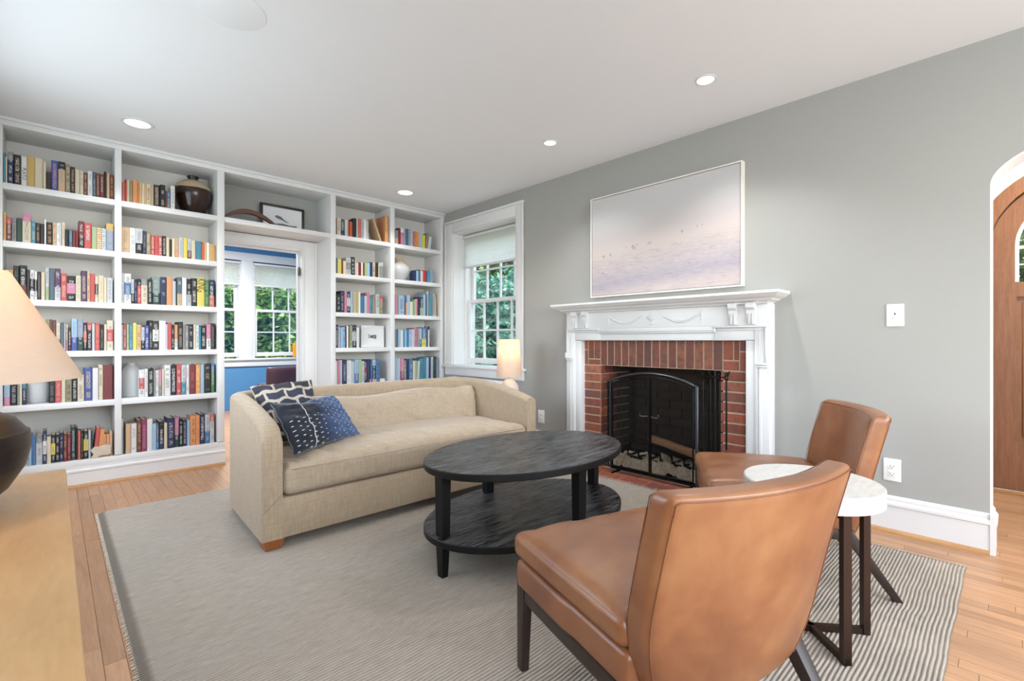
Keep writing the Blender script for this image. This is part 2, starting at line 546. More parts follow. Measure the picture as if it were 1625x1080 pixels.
# the arch reveal is painted white
bm = bmesh.new()
prof = [(.082, 0)] + arc + [(-.82, 0)]
inn = [(-.369 + (p[0] + .369) * .985, p[1] - (.006 if p[1] > 1.79 else 0)) for p in prof]
for i in range(len(prof) - 1):
    prism(bm, [prof[i], prof[i + 1], inn[i + 1], inn[i]], XB + .004, XB + .172, 0)
fin('trim_1', bm, 'hallwhite', **ST)
# wall behind the bookcase, with the doorway
B('wall_back', 'wall', [(XL - .1, 1.10, YB, 5.06, 0, CH), (1.80, XB, YB, 5.06, 0, CH), (1.10, 1.80, YB, 5.06, 1.935, CH)], **ST)
B('wall_left', 'wall', [(XL - .1, XL, YF - .1, -2.1, 0, CH), (XL - .1, XL, -.5, 2.0, 0, CH), (XL - .1, XL, 4.0, 8.1, 0, CH), (XL - .1, XL, 2.0, 4.0, 2.0, CH), (XL - .1, XL, 2.0, 4.0, 0, .95), (XL - .1, XL, -2.1, -.5, 2.25, CH), (XL - .1, XL, -2.1, -.5, 0, .75)], **ST)
B('wall_front', 'wall', [(XL, .45, YF - .1, YF, 0, CH), (3.05, XB, YF - .1, YF, 0, CH), (.45, 3.05, YF - .1, YF, 2.25, CH), (.45, 3.05, YF - .1, YF, 0, .75)], **ST)
B('wall_far', 'blue', [(XL, .6, 8.0, 8.15, 0, CH), (.6, 2.03, 8.0, 8.15, 2.23, CH), (.6, 2.03, 8.0, 8.15, 0, .76), (2.03, 2.19, 8.0, 8.15, 0, CH),
                       (2.19, 3.06, 8.0, 8.15, 2.23, CH), (2.19, 3.06, 8.0, 8.15, 0, .76), (3.06, 3.3, 8.0, 8.15, 0, CH)], **ST)
B('wall_side', 'blue', [(XB - .02, XB, 5.06, 8.0, 0, CH), (XL, XL + .02, 5.06, 8.0, 0, CH), (XL, 1.02, 5.062, 5.07, 0, CH), (1.88, XB, 5.062, 5.07, 0, CH)], **ST)
# hall
bm = bmesh.new()
HX = 4.7
for d in [(HX, HX + .15, .207, 1.1, 0, CH), (HX, HX + .15, -2.1, -.867, 0, CH)]: box(bm, *d)
a2 = [(-.33 + .537 * math.cos(PI * i / 32), 1.677 + .537 * math.sin(PI * i / 32)) for i in range(33)]
for a, b in zip(a2, a2[1:]): prism(bm, [a, (a[0], CH), (b[0], CH), b], HX, HX + .15, 0)
fin('wall_entry', bm, 'hallwhite', **ST)
B('wall_hall', 'hallwhite', [(XB + .17, HX + .15, 1.0, 1.1, 0, CH), (XB + .17, HX + .15, -2.1, -2.0, 0, CH), (XB + .17, XB + .18, .09, 1.0, 0, CH)], **ST)

# baseboards
def baseboard(name, path_axis, a, b, face, sign, h=.195, hide=None):
    """profile extruded along an axis; face is the wall plane, sign the room side"""
    pf = [(0, 0), (.020, 0), (.020, h - .055), (.026, h - .05), (.026, h - .038), (.016, h - .026), (.016, h - .012), (.008, h), (0, h)]
    bm = bmesh.new()
    pts = [(face + sign * x, z) for x, z in pf]
    prism(bm, pts, a, b, 1 if path_axis == 'y' else 0)
    fin(name, bm, 'white', **ST)
    bm = bmesh.new()
    q = [(0, 0)] + [(.018 * math.cos(t), .02 * math.sin(t)) for t in [PI / 2 * i / 5 for i in range(6)]]
    prism(bm, [(face + sign * (.020 + x), z) for x, z in q], a, b, 1 if path_axis == 'y' else 0)
    return fin('trim_shoe', bm, 'shoe', **ST)
baseboard('baseboard_right', 'y', .082, 1.0, XB, -1)
baseboard('baseboard_window', 'y', 2.64, 4.5, XB, -1)
bm = bmesh.new()
pf = [(0, 0), (.020, 0), (.020, .14), (.026, .145), (.026, .157), (.016, .169), (.016, .183), (.008, .195), (0, .195)]
prism(bm, [(.082 - x, z) for x, z in pf], XB - .024, XB + .17, 0)
fin('baseboard_arch', bm, 'white', **ST)
B('baseboard_entry', 'white', (HX - .02, HX, .21, 1.0, 0, .19), bev=.004, **ST)

# floor boards: every board in view is its own piece
bm = bmesh.new()
box(bm, 0, 1, 0, 1, 0, 1)
bmesh.ops.recalc_face_normals(bm, faces=bm.faces[:])
BOX1 = bpy.data.meshes.new('board'); bm.to_mesh(BOX1); bm.free()
BOX1.materials.append(MT['floor'])
RUG = (.185, 3.005, .15, 3.765)
rb = random.Random(3)
vis, hid = [], []
def seen(x0, x1, y0, y1):
    k = 0
    for i in range(3):
        for j in range(9):
            x = x0 + (x1 - x0) * (.1 + .4 * i); y = y0 + (y1 - y0) * (.02 + .12 * j)
            if RUG[0] < x < RUG[1] and RUG[2] < y < RUG[3]: continue
            if x < .02 and y < 1.5: continue
            q = proj((x, y, 0))
            if q and -8 < q[0] < 1633 and q[1] < 1088: k += 1
    return k
def run(x0, x1, ya, yb):
    y = ya - rb.uniform(0, .6)
    while y < yb:
        l = rb.uniform(.45, 1.35)
        a, b = max(y, ya), min(y + l, yb)
        if b - a > .03:
            (vis if seen(x0, x1, a, b) and b - a > .05 and y < 4.6 else hid).append((x0, x1, a, b))
        y += l
bw = .0575
x = XL
while x < XB:
    x1 = min(x + bw, XB)
    for ya, yb in ((YF, YA + .33 if not (1.0 < x < 1.95) else 7.99),): run(x, x1, ya, yb)
    x += bw
x = XB
while x < HX:
    run(x, min(x + bw, HX), -.81 if x < XB + .18 else -1.99, .08 if x < XB + .18 else .99)
    x += bw
vis.sort(key=lambda q: -seen(*q))
hid += vis[290:]
for (x0, x1, a, b) in vis[:290]:
    inst(BOX1, 'floor_board', (x0 + .0006, a + .0006, -.016), (x1 - x0 - .0012, b - a - .0012, .016 + rb.uniform(-.0004, .0004)), parent=floor)
bm = bmesh.new()
for (x0, x1, a, b) in hid: box(bm, x0 + .0006, x1 - .0006, a + .0006, b - .0006, -.016, 0)
fin('floor_board', bm, 'floor', floor, kind='stuff')

# ------------------------------------------------------------------ windows
def window(name, M4, Wd, z0, zmid, z1, cols, shade_z, opening_top, label=None, sill=None):
    """local frame: x across, y outwards, z up; M4 places it"""
    w = bpy.data.objects.new(name, None); COL.objects.link(w)
    w.matrix_world = M4; WM[w] = M4
    meta(w, kind='structure')
    st = .042
    def L(nm, mt, dims, par=w, bev=.003):
        bm = bmesh.new()
        for d in dims: box(bm, *d, bev=bev)
        return fin(nm, bm, mt, par, smooth=40, local=True)
    # jamb liner
    L('window_frame', 'white', [(0, .03, -.02, .12, z0 - .04, opening_top), (Wd - .03, Wd, -.02, .12, z0 - .04, opening_top), (.03, Wd - .03, -.02, .12, opening_top - .03, opening_top)], bev=0)
    for (a, b, y, nm) in ((z0, zmid + .02, .02, 'lower_sash'), (zmid - .02, opening_top - .03, .065, 'upper_sash')):
        s = L(nm, 'white', [(.03, .03 + st, y, y + .04, a, b), (Wd - .03 - st, Wd - .03, y, y + .04, a, b), (.03 + st, Wd - .03 - st, y, y + .04, a, a + (.06 if a == z0 else .04)), (.03 + st, Wd - .03 - st, y, y + .04, b - .04, b)])
        gx0, gx1, gz0, gz1 = .03 + st, Wd - .03 - st, a + (.06 if a == z0 else .04), b - .04
        pw = (gx1 - gx0) / cols
        rows = 2
        for i in range(1, cols): L('muntin', 'white', [(gx0 + i * pw - .009, gx0 + i * pw + .009, y + .008, y + .032, gz0, gz1)], s, 0)
        ph = (gz1 - gz0) / rows
        for j in range(1, rows): L('muntin', 'white', [(gx0, gx1, y + .009, y + .031, gz0 + j * ph - .009, gz0 + j * ph + .009)], s, 0)
        for i in range(cols):
            for j in range(rows):
                L('pane', 'glass', [(gx0 + i * pw + .005, gx0 + (i + 1) * pw - .005, y + .018, y + .022, gz0 + j * ph + .005, gz0 + (j + 1) * ph - .005)], s, 0)
    # cellular blind: head rail, pleats, bottom rail
    sh = L('blind', 'white', [(.012, Wd - .012, -.05, -.005, opening_top - .035, opening_top - .005)])
    bm = bmesh.new()
    n = int((opening_top - .035 - shade_z) / .019)
    pts = []
    for i in range(n * 2 + 1):
        pts.append((-.012 if i % 2 else -.036, opening_top - .035 - (opening_top - .055 - shade_z) * i / (n * 2)))
    for (a, b) in zip(pts, pts[1:]):
        v = [bm.verts.new((.016, a[0], a[1])), bm.verts.new((Wd - .016, a[0], a[1])), bm.verts.new((Wd - .016, b[0], b[1])), bm.verts.new((.016, b[0], b[1]))]
        bm.faces.new(v)
    fin('pleated_fabric', bm, 'blind', sh, local=True)
    L('bottom_rail', 'white', [(.014, Wd - .014, -.038, -.010, shade_z, shade_z + .022)], sh)
    return w
# right-wall window: local x = -Y world, local y = +X
M1 = Matrix.Translation((3.46, 4.407, 0)) @ Matrix(((0, 1, 0, 0), (-1, 0, 0, 0), (0, 0, 1, 0), (0, 0, 0, 1)))
w1 = window('window_1', M1, 1.037, .775, 1.48, 2.25, 4, 1.86, 2.235)
cs = bmesh.new()
for d in [(XB - .018, XB, 4.407, 4.53, .762, 2.359), (XB - .018, XB, 3.27, 3.37, .762, 2.359), (XB - .018, XB, 3.3705, 4.4065, 2.25, 2.359),
          (XB - .026, XB - .0185, 4.515, 4.54, .762, 2.3595), (XB - .026, XB - .0185, 3.26, 3.285, .762, 2.3595), (XB - .026, XB, 3.26, 4.54, 2.36, 2.385)]: box(cs, *d, bev=.003)
fin('trim_2', cs, 'white', smooth=40, **ST)
B('trim_3', 'white', [(XB + .0005, XB + .2, 3.372, 4.405, .7505, .7615), (XB - .055, XB, 3.235, 4.555, .735, .7615), (XB - .02, XB, 3.262, 4.535, .645, .7345)], bev=.004, **ST)
B('trim_4', 'white', [(XB, 3.47, 4.396, 4.407, .76, 2.25), (XB, 3.47, 3.37, 3.381, .76, 2.25), (XB, 3.47, 3.381, 4.396, 2.239, 2.25)], **ST)
# blue-room windows
M2 = Matrix.Translation((2.19, 8.02, 0))
window('window_2', M2, .87, .79, 1.494, 2.2, 3, 1.86, 2.215)
M3 = Matrix.Translation((.6, 8.02, 0))
window('window_3', M3, 1.43, .79, 1.494, 2.2, 4, 1.86, 2.215)
B('trim_5', 'white', [(.48, .6, 7.98, 8, .76, 2.35), (2.03, 2.19, 7.98, 8, .766, 2.23), (3.06, 3.18, 7.98, 8, .76, 2.35), (.6005, 3.0595, 7.98, 8, 2.2305, 2.35), (.45, 3.2, 7.94, 8.0, .74, .7655), (.48, 3.18, 7.975, 8, .645, .7395)], bev=.003, **ST)

# doorway casing and jamb
B('trim_6', 'white', [(1.80, 1.9405, YB - .02, YB, 0, 2.022), (1.036, 1.10, YB - .02, YB, 0, 2.022), (1.10, 1.80, YB - .02, YB, 1.935, 2.022),
                      (1.92, 1.9405, YB - .032, YB - .0205, 0, 2.022), (1.801, 1.815, YB - .026, YB - .0205, 0, 1.95), (1.10, 1.80, YB - .026, YB - .0205, 1.936, 1.95)], bev=.0015, **ST)
B('trim_7', 'white', [(1.793, 1.7995, YB - .018, 5.072, 0, 1.9345), (1.1005, 1.112, YB - .018, 5.072, 0, 1.9345), (1.1125, 1.7925, YB - .018, 5.072, 1.923, 1.9345),
                      (1.785, 1.7925, 5.0, 5.04, 0, 1.9225), (1.1125, 1.7845, 5.0, 5.04, 1.911, 1.9225), (1.80, 1.88, 5.073, 5.09, 0, 2.02), (1.02, 1.10, 5.073, 5.09, 0, 2.02), (1.10, 1.80, 5.073, 5.09, 1.936, 2.02)], **ST)
hg = thing('door_hinge', (1.788, 4.97, 1.72), 0, 'small dark metal hinge on the white doorway jamb', 'hinge')
bm = bmesh.new(); box(bm, 1.780, 1.788, 4.945, 4.995, 1.685, 1.765, bev=.001); fin('hinge_leaf', bm, 'nickel', hg)
bm = bmesh.new(); tube(bm, [(1.778, 4.945, 1.68), (1.778, 4.945, 1.77)], .006); fin('hinge_pin', bm, 'nickel', hg, smooth=60)

# ------------------------------------------------------------------ built-in bookcase
bc = thing('built_in_bookcase', (1.5, YA, 0), 0, 'white built-in bookcase wall of open shelves around the doorway', 'bookcase')
UP = [(-.29, -.241), (.325, .365), (.984, 1.036), (1.941, 1.991), (2.586, 2.635), (3.234, XB - .002)]
for i, (a, b) in enumerate(UP):
    B('upright', 'white', (a, b, YA, YB - .002, .19, 2.445), bc, bev=.002)
SH = [2.07, 1.69, 1.31, .96, .60]
BAYS = {'A': (-.241, .325), 'B': (.365, .984), 'D': (1.991, 2.586), 'E': (2.635, 3.234)}
for k, (a, b) in BAYS.items():
    for z in SH: B('shelf', 'white', (a, b, YA + .003, YB - .016, z - .042, z), bc, bev=.002)
    B('back_panel', 'shelfback', (a, b, YB - .014, YB - .002, .19, 2.445), bc)
B('shelf', 'white', (1.036, 1.941, YA + .003, YB - .016, 2.028, 2.07), bc, bev=.002)
B('back_panel', 'wall', (1.036, 1.941, YB - .014, YB - .002, 2.03, 2.445), bc)
B('top_rail', 'white', [(-.29, XB - .002, YA - .004, YB - .002, 2.445, 2.499), (-.29, XB - .002, YA - .022, YA - .004, 2.478, 2.499)], bc, bev=.003)
for a, b in ((-.29, 1.036), (1.941, XB - .002)):
    B('bottom_shelf', 'white', (a, b, YA - .006, YB - .002, .142, .185), bc, bev=.003)
    bm = bmesh.new()
    pf = [(0, 0), (-.016, 0), (-.016, .100), (-.022, .106), (-.022, .118), (-.012, .126), (-.012, .140), (0, .142)]
    prism(bm, [(YA + y, z) for y, z in pf] + [(YA + .05, .142), (YA + .05, 0)], a, b, 0)
    fin('plinth', bm, 'white', bc)
bm = bmesh.new()
q = [(0, 0)] + [(.018 * math.cos(t), .02 * math.sin(t)) for t in [PI / 2 * i / 5 for i in range(6)]]
for a, b in ((-.29, 1.036), (1.941, XB - .03)): prism(bm, [(YA - .016 - x, z) for x, z in q], a, b, 0)
fin('trim_8', bm, 'shoe', **ST)

# ------------------------------------------------------------------ books
PALC = dict(bk=('1d1c1f', 'black'), wh=('e4e3e0', 'white'), cr=('d9cbab', 'cream'), tn=('cfa877', 'tan'), yl=('e3cc1e', 'bright yellow'), mu=('cfa63e', 'mustard'),
    rd=('c32b26', 'red'), dr=('76191c', 'dark red'), br=('6e3325', 'reddish brown'), db=('33211f', 'dark brown'), nv=('202b52', 'navy'), bl=('2c6ca3', 'blue'),
    lb=('93b9d8', 'light blue'), tl=('35849b', 'teal'), dg=('24443d', 'dark green'), gn=('357a41', 'green'), lg=('a1b883', 'light green'), gy=('8a8a88', 'grey'),
    lt=('c3c5c9', 'pale grey'), sl=('4f6272', 'slate'), pk=('cf7196', 'pink'), mg=('8c2458', 'magenta'), pu=('54355f', 'purple'), ol=('8f8560', 'olive'),
    sa=('e7a08c', 'salmon'), rb=('25419c', 'royal blue'), gb=('8496ac', 'grey blue'), co=('c9593c', 'coral red'))
PALC['or'] = ('df8a2f', 'orange')
PALC['sg'] = ('7f968c', 'sage green')
STY = {'t': 1, 'b': 2, 'f': 3, 'p': 4, 's': 5}
SW = {'t': 'lettering', 'b': 'top band', 'f': 'lower block', 'p': 'centre panel', 's': 'stripes'}
CELLS = [
 ('A', 0, (0, 230, 8.553), 15, "35,200,tn 78,105,tl 100,160,cr 182,90,nv.b.gy 285,125,db.t.cr 365,150,wh.t.bk=PLATO 470,145,mu 585,175,cr 625,230,cr 693,405,db 790,205,rb.t.sa 885,225,tn.b.bk 955,255,ol.t.cr 1018,290,db.t.tn 1085,325,cr 1135,345,cr.t.ol 1190,370,br.t.tn 1255,355,wh.t.gy 1305,360,sl.t.lb 1355,375,br.t.tn 1415,395,dr.t.cr 1445,360,bk.t.wh 1490,375,tn 1553,400,br.t.or"),
 ('A', 1, (0, 325, 8.553), -20, "85,95,mu.t.rd 158,165,dr.b.rd 222,185,gy.t.bk 300,175,dg 420,115,cr.b.pk 485,215,tl.t.cr 545,240,db.t.tn 603,250,db 628,195,wh 715,235,bk.t.or 765,235,tn.t.rd 812,245,wh.t.gy 835,240,lt 885,235,cr.t.gy 930,330,bk.t.gy 990,330,sl.t.lb 1025,340,br.t.or 1065,350,dr.t.or 1145,215,dr.f.bk 1245,240,rd.t.wh 1315,300,lg 1380,310,or.s.cr 1440,320,lb.s.cr 1540,250,gb.b.mu"),
 ('A', 2, (0, 410, 8.553), 60, "130,150,cr 180,150,or 262,95,bk.t.gn 362,90,bk.f.br 405,150,db.t.pu 465,150,wh.p.db 505,170,wh.p.bk 558,175,db.t.gy 612,185,cr.t.tn 670,125,lt.f.lg 740,130,sl 825,135,pu.f.lt 908,200,rd.t.cr 1027,235,bk.p.pk 1100,230,cr.t.gy 1180,165,pu.t.cr 1225,170,tn.t.br 1290,205,rd 1335,240,cr.p.bk 1410,230,cr.t.mu 1450,255,cr 1530,262,lt.t.gy"),
 ('A', 3, (60, 490, 12.5), 150, "240,200,ol 290,205,br 365,215,br.t.rd 450,270,cr.f.rd 525,265,sl 552,290,lt 602,310,cr.f.pk 665,365,db.t.cr 785,195,lb.f.rb 905,190,gb.f.dg 975,270,bk.p.co 1075,265,bk.b.rd 1135,290,lt 1232,275,rd.t.or 1310,305,bk.t.gy 1370,300,cr 1500,225,cr.p.rd"),
 ('A', 4, (0, 560, 8.553), -15, "50,430,dr 135,425,lb.f.pk 235,420,bk.t.lt 268,415,gy 300,415,cr 355,405,nv.b.tl 662,-,- 745,380,bk.t.gy 835,370,rd.t.sa 892,355,cr 975,350,ol.t.bk 1052,345,bk.t.wh 1142,290,cr.t.db 1255,205,rb.t.yl 1335,200,wh 1400,155,cr.t.bk 1535,160,dr"),
 ('A', 5, (40, 660, 10.833), 62, "112,330,lb 185,325,bl 300,330,lt.b.gy 370,250,nv.p.wh 445,350,cr 520,325,bk.p.yl 592,320,bk.t.wh 657,290,nv.t.lt 722,300,dr.t.lg 787,310,dr.t.pk 867,190,dg.t.lt 905,200,bk 952,250,co 1002,250,db.t.gy 1087,255,bk.p.yl 1130,245,lt 1165,240,dg 1240,185,rd/5 1320,215,or/5 1395,310,or 1450,310,or.t.lt 1500,260,tn"),
 ('B', 0, (190, 265, 10.156), 35, "90,235,co 112,190,rd 165,200,cr 207,225,ol.t.cr 290,200,or 312,265,or 362,240,tn 397,260,cr 428,270,tn 502,270,cr.t.br 550,280,tn 652,280,db.t.cr 736,285,bk.t.cr 760,380,br 822,385,bl.f.gy 890,305,wh.t.gy 938,345,db/-6"),
 ('B', 1, (190, 350, 10.156), 25, "160,100,tn.t.ol 255,115,wh.t.gy 370,125,lt.f.bk 430,165,nv.t.gy 502,175,ol.t.cr 570,230,rd.t.cr 625,240,rd 687,240,rd.t.wh 750,245,bk.t.wh 805,265,cr 845,300,db.f.cr 890,280,cr 950,280,tn.f.or 1025,265,lt.t.gb 1095,275,yl 1157,290,lt.f.br 1222,320,cr 1327,325,tl 1365,345,co 1402,350,tn 1447,350,wh.t.nv 1530,380,mu.t.or 1590,400,tn"),
 ('B', 2, (190, 425, 10.156), 22, "72,75,wh.t.lb 185,90,wh.p.bl 235,180,lt.f.bk 287,180,nv.t.gb 350,175,rd.b.bk 452,165,cr.b.gy 522,180,bk.t.wh 660,140,sg.f.dg 757,145,nv.t.lb 850,145,or 905,210,lt 927,230,dg 1005,150,sl.f.tn 1080,155,wh 1160,175,bk.f.lt 1248,165,bk.t.wh 1368,160,yl=KING 1440,195,gn.t.lg 1530,190,nv.f.co"),
 ('B', 3, (190, 500, 10.156), 25, "58,150,lt 112,130,rd.t.wh 152,140,lg.t.gy 212,130,tl.t.lb 277,120,yl 347,150,tn.t.br 407,190,lt.f.bk 472,165,rb.t.wh 532,80,bk.t.lt 630,90,db.p.wh 747,85,wh 772,140,lt 837,115,rd 887,170,db.t.wh 942,150,or.f.wh 1022,105,bk.t.tn 1052,160,gy 1112,160,gy.t.lt 1187,145,bk.t.wh 1232,145,cr 1282,160,wh.t.bk 1312,180,tl 1400,165,bk.t.wh 1470,140,pk.f.wh 1530,130,db.t.gy"),
 ('B', 4, (190, 570, 10.156), 312, "400,165,wh.p.rd 457,150,wh.t.gy 547,145,bk.t.wh 572,170,gy 634,175,wh.t.gy 682,160,pk.f.gy 720,155,cr 824,90,wh.t.bk 917,95,bk.t.wh 994,80,rd.t.wh 1070,85,lt.f.tl 1127,85,wh.t.rd 1227,85,dr.t.rd 1307,80,or.t.yl 1367,75,lb 1477,75,bk.t.tn 1530,70,gn.b.bl"),
 ('B', 5, (190, 645, 10.156), 27, "65,190,wh 95,300,bk 180,275,tn 277,275,wh.t.gy 352,210,br.t.tn 442,200,mg.t.pk 527,200,wh 592,270,lb 632,270,sl.f.bl 717,240,bk.f.nv 767,260,cr 885,180,nv.t.lt 960,180,pk.f.dg 1022,200,bk.t.wh 1087,210,nv.t.lt 1142,220,lb 1232,150,or.t.br 1292,140,or.t.rd 1377,120,nv.t.wh 1457,130,lt.f.bl 1525,115,lt.b.co"),
 ('D', 0, (530, 335, 18.06), 90, "200,190,cr.t.gy 320,220,sl.f.nv 387,240,lt 417,250,tn 452,270,dr 527,290,co 562,330,bk.t.lt 650,200,bk 687,200,lt 790,215,co 862,240,lt.t.pu 922,250,wh 1000,270,lt 1330,-,- 1385,200,tn/-21 1462,-,- 1560,130,or.t.yl"),
 ('D', 1, (530, 400, 18.06), 40, "105,160,sl.t.lt 215,190,yl 267,210,br 352,250,cr 487,150,lt.p.gy 602,140,bk.t.wh 650,290,lt 702,300,cr 782,290,dr.t.tn 832,290,wh 882,300,br.t.lt 962,310,lg.b.dg 1032,300,lb 1112,285,nv.t.lt 1202,290,cr.t.db 1275,300,db.t.pk 1302,310,cr 1420,285,gy.b.lt"),
 ('D', 2, (530, 455, 18.06), 90, "207,200,bk.t.lt 307,110,nv.t.lt 380,130,pk 482,130,nv.p.wh 562,120,lb.t.lt 670,140,tn.t.lg 712,130,lg.p.dg 762,140,wh 877,250,bl 950,260,lt 1040,160,pk 1112,250,tl.t.lb 1152,250,gy 1202,280,ol 1302,210,lt.t.pu 1410,280,ol.b.rd"),
 ('D', 3, (530, 508, 18.06), 45, "127,120,nv.f.pu 202,190,lt 262,190,lb 337,190,lb.t.nv 365,170,nv 417,150,wh.f.pk 452,150,br 547,150,lg.t.gn 662,130,nv.p.lt 735,210,wh"),
 ('D', 4, (530, 562, 18.06), 45, "110,180,wh 182,160,pk 242,160,lt 370,150,nv.t.lb 512,170,wh.t.lt 602,200,lt.t.lb 712,150,lb.f.bl 802,150,lg 882,190,lt.t.tl 962,160,nv.p.mg 1062,150,nv 1112,150,bl.t.lt 1212,150,bk.b.lt 1330,150,bl.t.nv"),
 ('E', 0, (624, 355, 20.31), 65, "162,200,sg.f.tn 242,130,dr.f.db 347,140,pk.b.wh 402,150,gb 492,160,sl 562,180,gb.t.sl 657,170,lt 747,240,co.t.tn 832,270,or 917,290,lb.t.wh 1050,350,yl 1110,290,ol/5 1205,390,lt/8"),
 ('E', 1, (624, 400, 19.64), 640, "722,560,nv 787,600,lb 852,540,sl 932,580,lt 1022,560,rd.t.pk 1062,590,pu 1152,590,tl.t.lb 1240,560,gb.t.br"),
 ('E', 2, (624, 455, 20.31), 60, "142,240,pk 182,260,gy 362,290,lb.t.nv 412,470,br 452,500,tn 547,270,lb 632,470,cr 692,440,sg 742,400,lg 787,380,pk 872,370,bk.t.pu 972,320,nv.f.lg 1042,250,lb 1102,230,sl 1162,130,lt 1282,190,tl 1350,220,lt.t.bk 1382,300,tn"),
 ('E', 3, (624, 508, 20.31), 55, "102,290,gy 162,300,sl.t.lt 242,290,lb 332,310,wh 382,310,tl.f.wh 432,310,lb 512,300,bl 602,300,lb.t.bl 692,290,lt 792,240,pk.t.mg 852,240,gy 932,260,lt.f.tl 1062,220,bl.f.yl 1132,220,sl.t.nv 1175,300,lt"),
 ('E', 4, (624, 560, 20.31), 45, "150,110,lb 242,160,lt 357,170,pk.f.mg 442,230,gy.t.wh 522,190,nv 642,200,bl.t.lt 702,250,cr 772,240,lg 850,230,lt/3 1002,180,tl.t.sl 1072,150,tl 1152,140,lb 1232,130,nv 1292,120,lt.t.gy 1402,110,dg.t.sl 1480,180,gb"),
]
ZB = SH + [.185]
ORD = ['first', 'second', 'third', 'fourth', 'fifth', 'sixth', 'seventh', 'eighth', 'ninth', 'tenth', 'eleventh', 'twelfth', 'thirteenth', 'fourteenth', 'fifteenth', 'sixteenth',
       'seventeenth', 'eighteenth', 'nineteenth', 'twentieth', 'twenty-first', 'twenty-second', 'twenty-third', 'twenty-fourth', 'twenty-fifth', 'twenty-sixth']
ROW = ['top shelf', 'second shelf down', 'third shelf down', 'fourth shelf down', 'fifth shelf down', 'bottom shelf']
BAYN = {'A': 'leftmost bay', 'B': 'bay left of doorway', 'D': 'bay right of doorway', 'E': 'rightmost bay'}
# unit book: x width, y depth (spine at 0), z height
bm = bmesh.new()
ou = [(0, 1), (0, .02), (.12, .004), (.5, 0), (.88, .004), (1, .02), (1, 1), (.91, 1), (.91, .035), (.09, .035), (.09, 1)]
prism(bm, ou, 0, 1, 2)
bmesh.ops.recalc_face_normals(bm, faces=bm.faces[:])
COVER = bpy.data.meshes.new('book_cover'); bm.to_mesh(COVER); bm.free(); COVER.materials.append(MT['spine'])
bm = bmesh.new(); box(bm, .09, .91, .035, .97, .015, .975); bmesh.ops.recalc_face_normals(bm, faces=bm.faces[:])
PAGES = bpy.data.meshes.new('book_pages'); bm.to_mesh(PAGES); bm.free(); PAGES.materials.append(MT['page'])
books = []
rk = random.Random(11)
for bay, row, (ox, oy, sc), xs, toks in CELLS:
    yf = YA + .022
    xl = xs
    items = toks.split()
    n = 0
    for tk in items:
        word = None; tilt = 0
        if '=' in tk: tk, word = tk.split('=')
        if '/' in tk: tk, tl_ = tk.split('/'); tilt = float(tl_)
        xr, yt, c = tk.split(',')
        xr = float(xr)
        if c != '-':
            cc = c.split('.')
            u0, u1, v = ox + xl / sc, ox + xr / sc, oy + float(yt) / sc
            X0, _ = unproj_y(u0, v, yf); X1, _ = unproj_y(u1, v, yf)
            if row >= 3:      # tops seen from above read the back edge
                pass
            _, Z = unproj_y((u0 + u1) / 2, v, yf)
            X0 = max(X0, BAYS[bay][0] + .001); X1 = min(X1, BAYS[bay][1] - .002)
            h = max(.12, Z - ZB[row])
            cap = (SH[row - 1] - .046 - ZB[row]) if row else .36
            h = min(h, cap)
            if X1 - X0 > .006:
                books.append(dict(bay=bay, row=row, n=n, x0=X0, x1=X1, h=h, c=cc, word=word, tilt=tilt, area=(xr - xl) / sc * h * 170, y=yf))
                n += 1
        xl = xr
books.sort(key=lambda b: -b['area'])
cells_n = {}
for b in books: cells_n[(b['bay'], b['row'])] = max(cells_n.get((b['bay'], b['row']), 0), b['n'] + 1)
